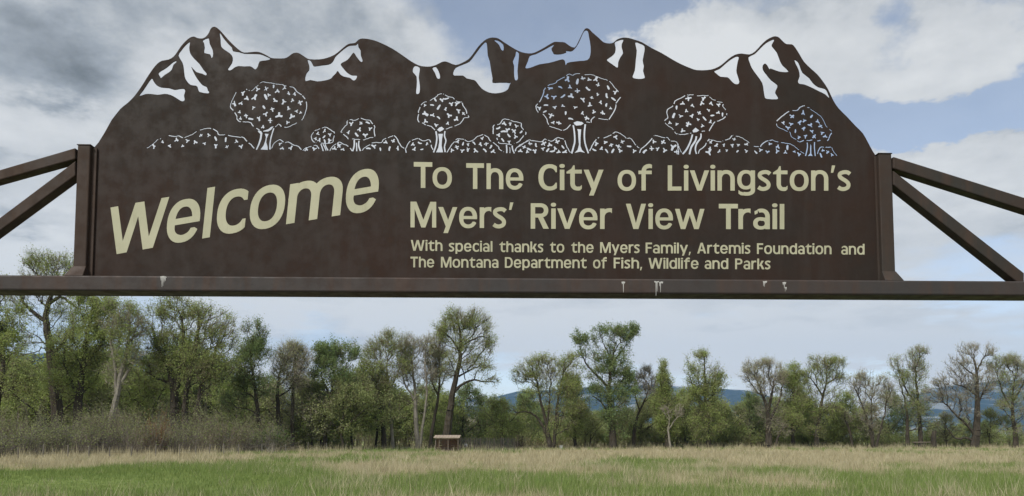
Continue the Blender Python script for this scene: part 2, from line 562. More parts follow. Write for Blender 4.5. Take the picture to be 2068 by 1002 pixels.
HOLES = [
    Z(*R1, [(518, 797), (560, 740), (600, 680), (650, 612), (670, 640), (700, 680), (750, 705), (830, 712), (890, 730), (940, 722), (985, 720), (1003, 745), (990, 790), (997, 835), (980, 850), (955, 845), (900, 810), (850, 785), (790, 773), (720, 783), (650, 775), (590, 775)]),
    Z(*R1, [(910, 432), (908, 446), (880, 470), (862, 520), (830, 550), (790, 575), (750, 608), (738, 590), (722, 562), (740, 540), (790, 510), (830, 480), (870, 445), (900, 430)]),
    Z(*R1, [(1052, 228), (1045, 290), (1055, 350), (1090, 400), (1150, 460), (1190, 520), (1225, 560), (1218, 580), (1180, 562), (1120, 545), (1067, 490), (1075, 515), (1095, 560), (1130, 620), (1180, 680), (1225, 700), (1240, 740), (1252, 755), (1240, 768), (1150, 752), (1130, 700), (1110, 687), (1060, 680), (1020, 640), (995, 590), (985, 500), (970, 440), (930, 370), (960, 320), (1000, 270)]),
    Z(*R1, [(1185, 215), (1245, 190), (1258, 250), (1290, 320), (1292, 380), (1275, 398), (1262, 360), (1200, 345), (1205, 290), (1195, 235)]),
    Z(*R1, [(1362, 135), (1400, 190), (1450, 250), (1490, 290), (1500, 325), (1560, 335), (1620, 352), (1700, 354), (1780, 358), (1830, 375), (1895, 408), (1840, 425), (1780, 435), (1760, 490), (1735, 518), (1710, 500), (1680, 485), (1620, 487), (1560, 483), (1520, 497), (1490, 520), (1465, 528), (1448, 512), (1490, 450), (1497, 390), (1470, 350), (1410, 310), (1375, 270), (1370, 200)]),
    Z(*R2, [(418, 315), (450, 325), (472, 365), (490, 382), (560, 372), (640, 362), (680, 335), (700, 300), (715, 275), (770, 225), (820, 185), (860, 165), (925, 160), (943, 140), (950, 180), (972, 215), (975, 270), (993, 320), (985, 337), (965, 325), (930, 280), (903, 240), (880, 260), (850, 300), (820, 325), (780, 345), (765, 365), (790, 400), (830, 445), (880, 475), (935, 478), (925, 515), (905, 530), (885, 522), (860, 502), (800, 490), (760, 465), (735, 430), (715, 455), (680, 490), (660, 512), (600, 530), (520, 540), (450, 525), (400, 537), (395, 495), (410, 450), (435, 420), (435, 370)]),
    Z(*R2, [(1545, 376), (1588, 394), (1588, 440), (1580, 500), (1592, 590), (1588, 655), (1570, 672), (1552, 660), (1558, 590), (1558, 490), (1520, 445), (1522, 400)]),
    Z(*R2, [(1722, 402), (1760, 388), (1790, 440), (1803, 490), (1795, 512), (1772, 505), (1750, 450)]),
    Z(*R3, [(425, 235), (435, 300), (440, 370), (460, 430), (475, 530), (490, 610), (490, 655), (560, 655), (640, 655), (670, 660), (685, 648), (665, 685), (650, 725), (600, 755), (520, 768), (450, 758), (380, 720), (330, 660), (300, 630), (220, 612), (180, 582), (90, 582), (80, 550), (105, 500), (180, 466), (250, 434), (300, 372), (360, 290), (400, 245)]),
    Z(*R3, [(505, 213), (545, 215), (600, 255), (605, 310), (597, 322), (580, 310), (560, 265), (530, 235)]),
    Z(*R3, [(737, 328), (765, 350), (760, 430), (750, 530), (755, 610), (738, 633), (722, 620), (715, 560), (715, 480), (702, 435), (730, 370)]),
    Z(*R3, [(880, 375), (940, 357), (1030, 312), (1135, 255), (1105, 300), (1120, 335), (1135, 357), (1200, 358), (1260, 340), (1255, 322), (1310, 328), (1350, 300), (1390, 240), (1430, 150), (1455, 112), (1485, 115), (1497, 170), (1515, 280), (1510, 370), (1480, 420), (1400, 430), (1300, 442), (1265, 455), (1253, 475), (1245, 430), (1220, 413), (1170, 425), (1080, 450), (980, 465), (900, 495), (850, 507), (833, 495), (860, 430)]),
    Z(*R3, [(1765, 240), (1800, 217), (1857, 205), (1840, 250), (1840, 290), (1853, 345), (1825, 390), (1803, 440), (1800, 490), (1785, 497), (1740, 465), (1690, 430), (1690, 410), (1740, 375), (1770, 340), (1775, 290)]),
    Z(*R4, [(428, 235), (480, 247), (525, 272), (525, 330), (508, 420), (520, 480), (512, 530), (530, 595), (515, 612), (470, 618), (415, 610), (402, 590), (425, 530), (435, 420), (445, 320)]),
    Z(*R4, [(1253, 537), (1310, 512), (1360, 470), (1420, 420), (1480, 385), (1512, 388), (1502, 430), (1490, 500), (1490, 550), (1518, 640), (1500, 672), (1460, 665), (1420, 625), (1390, 600), (1320, 595), (1280, 565)]),
    Z(*R4, [(1612, 390), (1680, 355), (1740, 295), (1800, 240), (1870, 205), (1880, 215), (1855, 260), (1870, 290), (1910, 340), (1940, 420), (1970, 475), (2035, 540), (1960, 545), (1900, 530), (1840, 508), (1830, 518), (1810, 480), (1785, 457), (1762, 475), (1765, 520), (1800, 570), (1850, 630), (1915, 680), (1905, 720), (1892, 760), (1922, 810), (1905, 830), (1800, 825), (1780, 800), (1770, 740), (1755, 660), (1700, 580), (1650, 510), (1625, 450)]),
    Z(*R5, [(758, 225), (785, 240), (800, 270), (820, 320), (870, 360), (900, 400), (940, 430), (990, 443), (1010, 475), (1022, 515), (990, 485), (940, 460), (880, 430), (830, 410), (795, 405), (785, 385), (798, 350), (790, 300), (770, 260)]),
]
# trunks and crown openings of the cut-out trees: closed shapes
SHAPES = [
    (R6, [(1190, 583), (1225, 590), (1240, 615), (1230, 680), (1208, 740), (1183, 790), (1168, 785), (1195, 720), (1212, 660), (1216, 620), (1195, 600)]),
    (R6, [(1240, 590), (1300, 570), (1330, 545), (1362, 540), (1330, 580), (1300, 598), (1250, 598)]),
    (R6, [(1262, 617), (1307, 620), (1285, 670), (1280, 710), (1295, 760), (1295, 790), (1215, 785), (1250, 740), (1268, 690), (1275, 655)]),
    (R6, [(1350, 560), (1367, 562), (1347, 620), (1332, 680), (1325, 730), (1327, 785), (1308, 785), (1310, 720), (1322, 650), (1338, 600)]),
    (R7, [(1045, 475), (1070, 450), (1095, 440), (1125, 465), (1100, 485), (1075, 497)]),
    (R7, [(1060, 515), (1110, 515), (1100, 570), (1095, 640), (1110, 712), (1035, 712), (1060, 660), (1070, 600), (1065, 550)]),
    (R8, [(610, 605), (650, 590), (700, 598), (722, 615), (690, 635), (640, 640), (620, 625)]),
    (R8, [(648, 672), (692, 675), (685, 760), (685, 850), (700, 890), (738, 925), (680, 912), (620, 925), (655, 890), (668, 840), (662, 770), (658, 700)]),
    (R9, [(405, 485), (440, 450), (480, 480), (450, 500), (415, 505)]),
    (R9, [(1610, 752), (1635, 722), (1634, 680), (1638, 615), (1650, 640), (1650, 720), (1668, 752), (1640, 747)]),
]
STRIPES = [  # open paths cut as slots of a given width (zoomed px)
    (R6, 12, [(1850, 725), (1862, 760), (1875, 802)]), (R6, 10, [(1872, 727), (1890, 760), (1905, 797)]), (R6, 12, [(1893, 727), (1905, 760), (1925, 795)]),
    (R7, 17, [(182, 580), (182, 640), (165, 700)]), (R7, 14, [(205, 608), (207, 650), (208, 700)]), (R7, 15, [(232, 588), (228, 640), (248, 698)]),
    (R7, 16, [(1035, 488), (1045, 560), (1035, 640), (1010, 712)]), (R7, 14, [(1130, 487), (1125, 540), (1140, 590), (1125, 650), (1133, 710)]),
    (R7, 14, [(1772, 630), (1776, 680), (1775, 720)]), (R7, 7, [(1806, 655), (1810, 690), (1808, 720)]), (R7, 14, [(1832, 638), (1837, 680), (1856, 722)]),
    (R8, 17, [(608, 632), (620, 700), (625, 800), (612, 860), (592, 930)]), (R8, 17, [(735, 622), (725, 720), (732, 820), (768, 928)]),
    (R9, 17, [(408, 522), (385, 600), (345, 680), (303, 730)]), (R9, 19, [(448, 540), (438, 590), (395, 655), (375, 733)]), (R9, 17, [(495, 512), (493, 560), (450, 620), (437, 680), (450, 728)]),
    (R9, 14, [(1605, 607), (1608, 660), (1588, 750)]), (R9, 14, [(1683, 602), (1681, 660), (1690, 750)]),
    (R9, 12, [(255, 620), (255, 660), (262, 735)])]
LINES = [  # dotted outlines of crowns and bushes
    (R6, [(965, 185), (945, 230), (915, 290), (905, 335), (935, 380), (970, 430), (975, 470), (1005, 492), (1050, 495), (1110, 500), (1150, 545), (1215, 583)]),
    (R6, [(1370, 550), (1410, 520), (1437, 545)]), (R6, [(1465, 548), (1500, 552), (1560, 525), (1600, 505)]),
    (R6, [(1650, 480), (1680, 420), (1700, 340), (1690, 265), (1655, 220)]), (R6, [(1650, 215), (1600, 180), (1560, 135), (1480, 120), (1440, 105), (1375, 100)]),
    (R6, [(1370, 95), (1330, 90), (1250, 78), (1215, 90)]), (R6, [(1195, 110), (1160, 140), (1130, 170), (1095, 168)]), (R6, [(1080, 165), (1070, 150)]),
    (R6, [(30, 770), (80, 740), (120, 705), (140, 685), (180, 668)]), (R6, [(260, 638), (330, 650), (365, 640), (410, 662), (450, 650), (500, 630), (550, 595)]),
    (R6, [(585, 582), (640, 567), (690, 562), (740, 578), (770, 600), (785, 632), (850, 630), (930, 648), (1000, 655), (1040, 658), (1080, 700), (1120, 735), (1155, 775)]),
    (R6, [(1335, 775), (1360, 720), (1400, 690), (1430, 683), (1470, 712), (1510, 705), (1560, 735), (1610, 750), (1655, 797)]),
    (R6, [(1660, 795), (1690, 770), (1740, 755), (1790, 740), (1815, 755), (1845, 800)]),
    (R6, [(1775, 600), (1750, 650), (1770, 700), (1800, 712)]), (R6, [(1850, 720), (1920, 720), (1970, 710), (1980, 670), (1990, 610), (1950, 580), (1900, 550), (1850, 565), (1785, 590)]),
    (R6, [(1940, 800), (1970, 755), (2010, 725), (2035, 712)]),
    (R7, [(5, 612), (30, 605), (80, 630), (110, 640), (150, 680), (160, 700)]),
    (R7, [(55, 500), (45, 495), (75, 450), (105, 420), (110, 385), (150, 368), (180, 378), (240, 352)]), (R7, [(250, 352), (300, 372), (345, 375), (370, 410), (395, 440), (390, 490), (397, 545), (340, 560), (275, 583)]),
    (R7, [(245, 577), (200, 575), (160, 570)]), (R7, [(122, 572), (100, 545), (65, 520)]),
    (R7, [(265, 690), (300, 655), (350, 630)]), (R7, [(365, 612), (400, 607), (465, 607), (490, 575), (540, 555), (590, 535)]), (R7, [(600, 533), (630, 570), (655, 620), (680, 655), (712, 668)]),
    (R7, [(725, 715), (718, 680), (730, 650), (760, 600), (800, 578), (850, 563)]), (R7, [(856, 566), (890, 585), (920, 590), (960, 578), (980, 600), (990, 650), (1005, 685)]),
    (R7, [(1025, 480), (985, 440), (940, 428)]), (R7, [(932, 425), (890, 400)]), (R7, [(860, 398), (845, 360), (855, 310)]), (R7, [(853, 300), (855, 280), (870, 235), (900, 195), (940, 180)]),
    (R7, [(975, 168), (1030, 135), (1060, 108), (1090, 98), (1120, 105)]), (R7, [(1128, 110), (1170, 128), (1215, 140), (1250, 175), (1305, 185)]), (R7, [(1310, 190), (1320, 225), (1345, 260), (1360, 310), (1378, 345), (1330, 350), (1305, 390), (1260, 425), (1200, 445), (1140, 468)]),
    (R7, [(1150, 712), (1180, 660), (1220, 610), (1260, 570), (1330, 575)]), (R7, [(1337, 578), (1370, 598), (1420, 585), (1470, 545), (1530, 525)]), (R7, [(1538, 528), (1580, 550), (1600, 585), (1650, 620), (1690, 655), (1700, 680), (1745, 708)]),
    (R7, [(1632, 520), (1635, 470), (1640, 430), (1700, 415), (1740, 365), (1805, 370)]), (R7, [(1815, 374), (1860, 390), (1925, 405), (1930, 450), (1975, 500), (1970, 525)]), (R7, [(1955, 535), (1925, 570), (1900, 600), (1850, 620)]), (R7, [(1825, 632), (1770, 620), (1700, 615), (1678, 580), (1675, 555)]),
    (R7, [(1865, 700), (1875, 665), (1920, 640), (1960, 610), (2010, 582), (2060, 590)]),
    (R8, [(5, 905), (10, 880), (40, 850), (90, 820), (150, 790)]), (R8, [(160, 792), (220, 800), (280, 805), (310, 778), (340, 790), (390, 800), (440, 765), (480, 770), (520, 785)]), (R8, [(523, 790), (530, 830), (555, 880), (580, 920)]),
    (R8, [(255, 395), (300, 300), (305, 265), (350, 215), (420, 195), (450, 165), (520, 130), (560, 100), (600, 110), (640, 97), (690, 97)]),
    (R8, [(730, 108), (800, 105), (850, 125), (920, 150), (970, 165), (1010, 200), (1050, 250), (1090, 295)]), (R8, [(1108, 338), (1055, 405)]), (R8, [(1053, 415), (1055, 440), (1030, 500), (980, 575)]), (R8, [(970, 575), (940, 572), (870, 562)]), (R8, [(835, 545), (800, 575), (795, 605)]), (R8, [(785, 605), (745, 598)]),
    (R8, [(240, 410), (220, 430), (225, 470), (245, 500)]), (R8, [(290, 515), (325, 555), (345, 610), (365, 645), (420, 662), (490, 688)]), (R8, [(500, 688), (540, 670), (570, 640), (590, 615)]),
    (R8, [(780, 905), (805, 850), (850, 780), (880, 762)]), (R8, [(925, 770), (980, 745), (1010, 735)]), (R8, [(1020, 720), (1050, 705), (1090, 715), (1130, 740), (1165, 772)]), (R8, [(1172, 772), (1210, 772), (1240, 810), (1270, 850), (1300, 875)]),
    (R8, [(1303, 925), (1315, 885), (1360, 850), (1410, 800), (1455, 740)]), (R8, [(1462, 740), (1500, 748), (1560, 765), (1590, 760), (1620, 795)]), (R8, [(1630, 798), (1680, 805), (1705, 830)]), (R8, [(1712, 850), (1715, 870), (1740, 920)]),
    (R9, [(115, 380), (150, 345), (140, 300), (150, 260), (205, 225), (225, 175), (290, 140), (340, 112)]), (R9, [(350, 112), (420, 108)]), (R9, [(455, 120), (510, 118), (575, 118)]), (R9, [(585, 128), (620, 160), (650, 165)]), (R9, [(665, 180), (720, 190)]), (R9, [(728, 205), (725, 230), (755, 270)]), (R9, [(765, 300), (765, 325)]), (R9, [(755, 335), (735, 352), (690, 378), (640, 395), (610, 435), (580, 488)]), (R9, [(540, 488), (500, 492)]),
    (R9, [(120, 400), (150, 430), (200, 465), (230, 510), (250, 518)]), (R9, [(262, 520), (290, 525), (350, 518), (395, 510)]),
    (R9, [(470, 725), (480, 690), (530, 650), (560, 600), (585, 572)]), (R9, [(595, 575), (640, 590), (700, 600), (730, 588)]), (R9, [(745, 582), (790, 570), (800, 560), (820, 538), (840, 532)]), (R9, [(860, 540), (900, 548), (950, 575), (1000, 610)]),
    (R9, [(1045, 645), (1100, 652)]), (R9, [(1115, 655), (1150, 610), (1200, 588)]), (R9, [(1210, 588), (1240, 582), (1290, 600), (1360, 612), (1430, 625), (1490, 660), (1530, 695), (1575, 725)]),
    (R9, [(1285, 385), (1340, 335), (1420, 280), (1500, 270), (1540, 235), (1580, 222)]), (R9, [(1605, 242), (1630, 245)]), (R9, [(1640, 260), (1700, 300), (1760, 350), (1800, 430), (1860, 490)]), (R9, [(1863, 505), (1840, 540), (1830, 575), (1815, 590)]), (R9, [(1745, 585), (1710, 592)]), (R9, [(1660, 583), (1600, 587)]), (R9, [(1575, 585), (1530, 600), (1500, 590)]), (R9, [(1490, 575), (1440, 545), (1425, 500), (1385, 485), (1340, 465), (1295, 440), (1283, 410)]),
    (R9, [(1710, 730), (1740, 660), (1785, 655)]), (R9, [(1795, 658), (1855, 655)]), (R9, [(1862, 660), (1880, 700), (1915, 745)]),
]
LEAFLETS = {
    'R6': [(1190, 155), (1278, 150), (1357, 122), (1470, 142), (1395, 170), (1035, 193), (1078, 250), (1158, 243), (1275, 235), (1305, 215), (1370, 275), (1462, 285), (1512, 197), (1573, 202), (1555, 270), (1630, 292), (945, 305), (1015, 298), (1145, 345), (1253, 340), (1340, 362), (1512, 360), (1595, 383), (1638, 400), (1000, 395), (1070, 430), (1010, 462), (1120, 465), (1203, 458), (1272, 413), (1412, 430), (1320, 480), (1545, 440), (1500, 502), (1245, 548),
           (108, 752), (195, 705), (342, 683), (268, 745), (405, 748), (458, 693), (535, 705), (600, 635), (680, 635), (752, 672), (635, 720), (752, 742), (855, 685), (970, 700), (868, 757), (1018, 755), (1422, 725), (1447, 770), (1535, 770), (1698, 782), (1780, 780),
           (1815, 620), (1888, 590), (1945, 628), (1885, 650), (1793, 668), (1835, 687), (1890, 695), (1940, 690), (1992, 775), (2042, 742)],
    'R7': [(25, 638), (65, 677), (152, 413), (255, 405), (320, 397), (347, 463), (235, 470), (120, 502), (205, 525), (298, 532), (333, 668), (387, 648), (455, 675), (513, 605), (590, 595), (548, 672), (635, 667), (792, 627), (863, 615), (943, 620), (808, 680), (888, 680),
           (1028, 160), (1100, 167), (1148, 150), (922, 218), (998, 215), (1063, 240), (1133, 262), (1198, 205), (1255, 200), (1272, 272), (1322, 305), (920, 305), (1002, 322), (1063, 345), (1173, 325), (1253, 365), (925, 387), (1038, 428), (1157, 408),
           (1262, 600), (1320, 617), (1433, 610), (1517, 567), (1563, 620), (1498, 625), (1370, 628), (1250, 655), (1370, 680), (1203, 687), (1312, 692), (1450, 692), (1550, 688), (1612, 652), (1632, 700),
           (1748, 408), (1812, 408), (1875, 437), (1688, 460), (1740, 490), (1780, 475), (1852, 488), (1925, 500), (1690, 528), (1800, 540), (1870, 545), (1735, 583), (1800, 597)],
    'R8': [(155, 828), (217, 845), (300, 825), (362, 838), (440, 810), (98, 862), (58, 902), (128, 912), (150, 885), (210, 903), (290, 878), (345, 890), (422, 878), (498, 858), (388, 908), (460, 912), (525, 912),
           (550, 155), (650, 185), (705, 145), (775, 158), (845, 155), (363, 248), (480, 237), (575, 238), (655, 275), (760, 255), (870, 215), (975, 240), (1048, 290), (330, 335), (408, 340), (503, 332), (588, 330), (710, 365), (800, 345), (865, 315), (955, 327), (1025, 357), (318, 423), (415, 447), (498, 432), (628, 447), (783, 425), (893, 395), (952, 423), (1000, 458), (258, 455), (310, 492), (378, 530), (530, 508), (703, 508), (825, 498), (915, 505), (585, 565), (748, 558), (397, 607), (460, 610),
           (1050, 755), (853, 825), (945, 812), (1120, 805), (1005, 840), (1080, 855), (1190, 855), (828, 893), (903, 880), (960, 903), (1025, 897), (1100, 903), (1245, 903), (1450, 805), (1543, 812), (1430, 877), (1490, 880), (1357, 902), (1567, 897), (1650, 862), (1688, 912)],
    'R9': [(365, 145), (520, 148), (307, 200), (405, 220), (505, 195), (600, 197), (678, 215), (240, 240), (342, 278), (480, 297), (578, 272), (680, 295), (720, 315), (210, 325), (285, 332), (400, 332), (465, 368), (535, 360), (615, 325), (595, 395), (170, 400), (243, 415), (362, 412), (515, 432), (302, 485),
           (598, 605), (655, 640), (735, 630), (822, 637), (885, 633), (843, 575), (975, 627), (590, 672), (578, 710), (688, 700), (765, 690), (875, 700), (972, 697), (1065, 705), (1120, 685), (1190, 707), (1215, 622), (1300, 650), (1398, 657), (1292, 697), (1378, 712), (1475, 703), (1522, 733),
           (1450, 335), (1565, 300), (1650, 335), (1355, 403), (1437, 415), (1523, 400), (1577, 378), (1640, 427), (1715, 388), (1745, 437), (1405, 455), (1483, 487), (1567, 462), (1655, 492), (1762, 505), (1523, 550), (1587, 540), (1680, 545), (1793, 543), (1770, 690), (1822, 707), (1748, 738), (1865, 735)]}
BIG = {(1275, 235), (1158, 243), (1078, 250), (550, 155), (975, 240), (330, 335), (588, 330), (650, 185), (1450, 335), (365, 145), (578, 710), (1398, 657), (845, 155), (1650, 862), (1412, 430), (1545, 440), (362, 412), (378, 530), (752, 742), (920, 305)}


def band(path, w):
    """outline polygon of a path of width w"""
    P = np.asarray(path, float)
    t = np.gradient(P, axis=0); t /= (np.linalg.norm(t, axis=1, keepdims=True) + 1e-9)
    nn = np.stack([-t[:, 1], t[:, 0]], axis=1) * w / 2
    return np.concatenate([P + nn, (P - nn)[::-1]])


rs = random.Random(7)
ops = [('+', outline)]
for h in HOLES:
    ops.append(('-', smooth_poly(h, 2)))
for r, p in SHAPES:
    ops.append(('-', np.array(Z(*r, p))))
for r, w, p in STRIPES:
    ops.append(('-', band(smooth_poly(Z(*r, p), 3, closed=False), w / r[2])))
for r, p in LINES:
    q = smooth_poly(Z(*r, p), 4, closed=False)
    q = q + np.array([[rs.uniform(-.45, .45), rs.uniform(-.45, .45)] for _ in q])
    i = 0
    while i < len(q) - 1:
        k = rs.randint(9, 18)
        seg = q[i:i + k]
        if len(seg) >= 2:
            ops.append(('-', band(seg, 2.0)))
        i += k
        if i < len(q) - 1:           # leave a small bridge of steel
            q[i] = q[i] + (q[min(i + 1, len(q) - 1)] - q[i]) * .45


def leaflet(cx, cy, s):
    arms = rs.choice([2, 3, 3, 3, 4])
    a0 = rs.uniform(0, 6.28)
    out = []
    for k in range(arms):
        a = a0 + k * 2 * math.pi / arms + rs.uniform(-.35, .35)
        L = s * rs.uniform(.8, 1.35); wd = rs.uniform(.20, .38)
        for da in (-wd, wd):
            out.append((cx + L * math.cos(a + da), cy + L * math.sin(a + da)))
        am = a + math.pi / arms
        out.append((cx + s * .45 * math.cos(am), cy + s * .45 * math.sin(am)))
    return smooth_poly(out, 2)


RR = {'R6': R6, 'R7': R7, 'R8': R8, 'R9': R9}
for k, pts in LEAFLETS.items():
    for (x, y) in pts:
        ox, oy, s = RR[k]
        sz = rs.uniform(3.7, 4.9) * (1.3 if (x, y) in BIG else 1.0)
        if y > 560 and k != 'R8': sz *= .92
        ops.append(('-', leaflet(ox + x / s, oy + y / s, sz)))
# the narrow weld gap between plate and right post, closed by stitches of weld
for y0, y1 in ((400, 422), (430, 458), (470, 498), (527, 545)):
    x = 1771.5 + (y0 - 400) * .012
    ops.append(('-', np.array([(x, y0), (x + 1.5, y0), (x + 1.7, y1), (x + .2, y1)])))
v2, tri, ed = region_mesh(ops, 1e-3)
plate = slab('sign_plate', mapuz(v2, 0.004), tri, ed, 0.008, M_PLATE, sign, EN)


# frame tubes
def bevel(o, w, seg=2):
    m = o.modifiers.new('bevel', 'BEVEL'); m.width = w; m.segments = seg; m.limit_method = 'ANGLE'
    m.angle_limit = math.radians(40)
    return o


def quad_bar(name, c4, off0, off1, mat, bev=0.008):
    """c4: four (u,z) corners in order round the bar; depth from off0 to off1"""
    P = [W3(u, z, off0) for u, z in c4] + [W3(u, z, off1) for u, z in c4]
    F = [[0, 1, 2, 3], [7, 6, 5, 4]] + [[i, i + 4, (i + 1) % 4 + 4, (i + 1) % 4] for i in range(4)]
    o = mesh_np(name, np.array(P) - np.array(sign.location), np.array(F), mat, sign)
    return bevel(o, bev)


BF = 0.12
zb_top = uz(1034, 561.5, BF)[1]; zb_bot = uz(1034, 591.5, BF)[1]
ulb, urb = uz(-790, 575, BF)[0], uz(2690, 575, BF)[0]
quad_bar('crossbeam', [(ulb, zb_bot), (urb, zb_bot), (urb, zb_top), (ulb, zb_top)], -BF, BF, M_BEAM, 0.012)
PD = 0.05
ul0, ul1 = uz(151.5, 425, PD)[0], uz(177.5, 425, PD)[0]
ur0, ur1 = uz(1778.5, 440, PD)[0], uz(1805.0, 440, PD)[0]
zlt = uz(168, 293, PD)[1]; zrt = uz(1790, 310.5, PD)[1]
quad_bar('post', [(ul0, zb_top), (ul1, zb_top), (ul1, zlt), (ul0, zlt)], -PD, PD, M_TUBE)
quad_bar('post', [(ur0, zb_top), (ur1, zb_top), (ur1, zrt), (ur0, zrt)], -PD, PD, M_TUBE)
print('sign', zb_bot, zb_top, ul0, ur1, zlt, zrt)
# flat bars that carry the plate beside the posts
quad_bar('edge_strip', [(ul1, zb_top), (ul1 + .035, zb_top), (ul1 + .035, zlt - .01), (ul1, zlt - .01)], -.02, .02, M_TUBE, .003)
quad_bar('edge_strip', [(ur0 - .018, zb_top), (ur0, zb_top), (ur0, zrt - .01), (ur0 - .018, zrt - .01)], -.02, .02, M_TUBE, .003)


def bar_px(name, a0, a1, b0, b1, uend=None):
    """tube in the frame's plane: a0,a1 top/bottom edge of the front face where it meets the post, b0,b1 further out"""
    c = [uz(*a0, PD), uz(*b0, PD), uz(*b1, PD), uz(*a1, PD)]
    return quad_bar(name, c, -PD, PD, M_TUBE)


def extend(p, q, x):
    """point on the line pq at pixel column x"""
    return (x, p[1] + (q[1] - p[1]) * (x - p[0]) / (q[0] - p[0]))


def chord(name, t0, t1, h0, h1, xa, xb):
    """t0,t1 two points on the top front edge; h0,h1 height in px of the front face there"""
    l0, l1 = (t0[0], t0[1] + h0), (t1[0], t1[1] + h1)
    return bar_px(name, extend(t0, t1, xa), extend(l0, l1, xa), extend(t0, t1, xb), extend(l0, l1, xb))


chord('top_chord', (153, 298), (0, 342.6), 23, 21, 152, -690)
chord('brace', (153, 324), (0, 439), 30, 27, 152, -128)
chord('top_chord', (1804, 316), (2068, 398.7), 24, 25, 1804, 2560)
chord('brace', (1804.7, 344.6), (2068, 550.6), 29, 30, 1804, 2069)
_b = Geo()
uu = np.linspace(ul1 + .04, ur0 - .02, 160)
_p = np.array([W3(u, zb_top + .004 + rs.uniform(-.0015, .0015), .012) for u in uu])
_b.add(*tubes(_p[:-1], _p[1:], np.full(159, .005), np.full(159, .0055), 6))
_b.build('weld_bead', material('rusty_weld', (.10, .055, .04), .7), sign)
# columns out of frame
for u0 in (ulb + .12, urb - .32):
    quad_bar('column', [(u0, 0.0), (u0 + .2, 0.0), (u0 + .2, zb_bot), (u0, zb_bot)], -.1, .1, M_TUBE)
# sloped gusset plates at the feet of the posts
for u0, u1, lo in ((ul0, ul1, -1), (ur0, ur1, 1)):
    e = .035
    ua, ub = (u0 - e, u1 + .008) if lo < 0 else (u0 - .008, u1 + e)
    zt = zb_top + .085
    P = [W3(u0 - .002, zt, PD + .001), W3(u1 + .002, zt, PD + .001), W3(ub, zb_top + .001, BF - .012), W3(ua, zb_top + .001, BF - .012),
         W3(u0 - .002, zt, -PD), W3(u1 + .002, zt, -PD), W3(ub, zb_top + .001, -BF + .012), W3(ua, zb_top + .001, -BF + .012)]
    F = [[0, 3, 2, 1], [4, 5, 6, 7], [0, 4, 7, 3], [1, 2, 6, 5], [0, 1, 5, 4], [3, 7, 6, 2]]
    bevel(mesh_np('gusset', np.array(P) - np.array(sign.location), np.array(F), M_TUBE, sign), .004)
# post caps: slightly proud plates
for u0, u1, z in ((ul0, ul1, zlt), (ur0, ur1, zrt)):
    quad_bar('post_cap', [(u0 - .004, z), (u1 + .004, z), (u1 + .004, z + .006), (u0 - .004, z + .006)], -PD - .004, PD + .004, M_TUBE, .001)


# bird droppings run down the front of the beam
def dropping(px, py, w, h):
    q = []
    n = 7
    for i in range(n):
        a = i / (n - 1)
        q.append((px + w * (a - .5), py + rs.uniform(-.6, .6)))
    r = []
    k = max(3, int(w / 2.2))             # narrow runs of different length
    for i in range(k * 4):
        a = 1 - i / (k * 4 - 1)
        if i % 4 == 0: L = h * (rs.random() ** 1.3) * (1 - abs(a - .5) * 1.1)
        r.append((px + w * (a - .5) * .8, py + 1.6 + (L if i % 4 in (1, 2) else rs.uniform(.2, 1.5))))
    v, t, e = region_mesh([('+', np.array(q + r))])
    v3 = mapuz(v, BF + .0015)
    return slab('dropping', v3, t, e, 0.0012, M_DROP, sign, EN)


for a in ((329, 558, 12, 34), (334, 559, 5, 22), (1259, 569, 8, 32), (1326, 568, 10, 34), (1335, 569, 9, 22), (1584, 570, 8, 30), (1545, 568, 9, 14), (1587, 580, 4, 16)):
    dropping(*a)


# ------------------------------------------------------------------ lettering (own glyph outlines; 100 units = cap height)
def ell(cx, cy, rx, ry, n=36, p=2.25):
    a = np.arange(n) / n * 2 * math.pi
    c, s = np.cos(a), np.sin(a)
    return np.stack([cx + rx * np.sign(c) * np.abs(c) ** (2 / p), cy + ry * np.sign(s) * np.abs(s) ** (2 / p)], axis=1)


def arc(cx, cy, rx, ry, a0, a1, t=17, tv=15, n=16, p=2.2):
    a = np.radians(np.linspace(a0, a1, n))
    c, s = np.cos(a), np.sin(a)
    sx = np.sign(c) * np.abs(c) ** (2 / p); sy = np.sign(s) * np.abs(s) ** (2 / p)
    o = np.stack([cx + rx * sx, cy + ry * sy], axis=1)
    i = np.stack([cx + (rx - t) * sx, cy + (ry - tv) * sy], axis=1)
    return np.concatenate([o, i[::-1]])


def rc(x0, y0, x1, y1):
    return np.array([(x0, y0), (x1, y0), (x1, y1), (x0, y1)], float)


def pl(*p):
    return np.array(p, float)


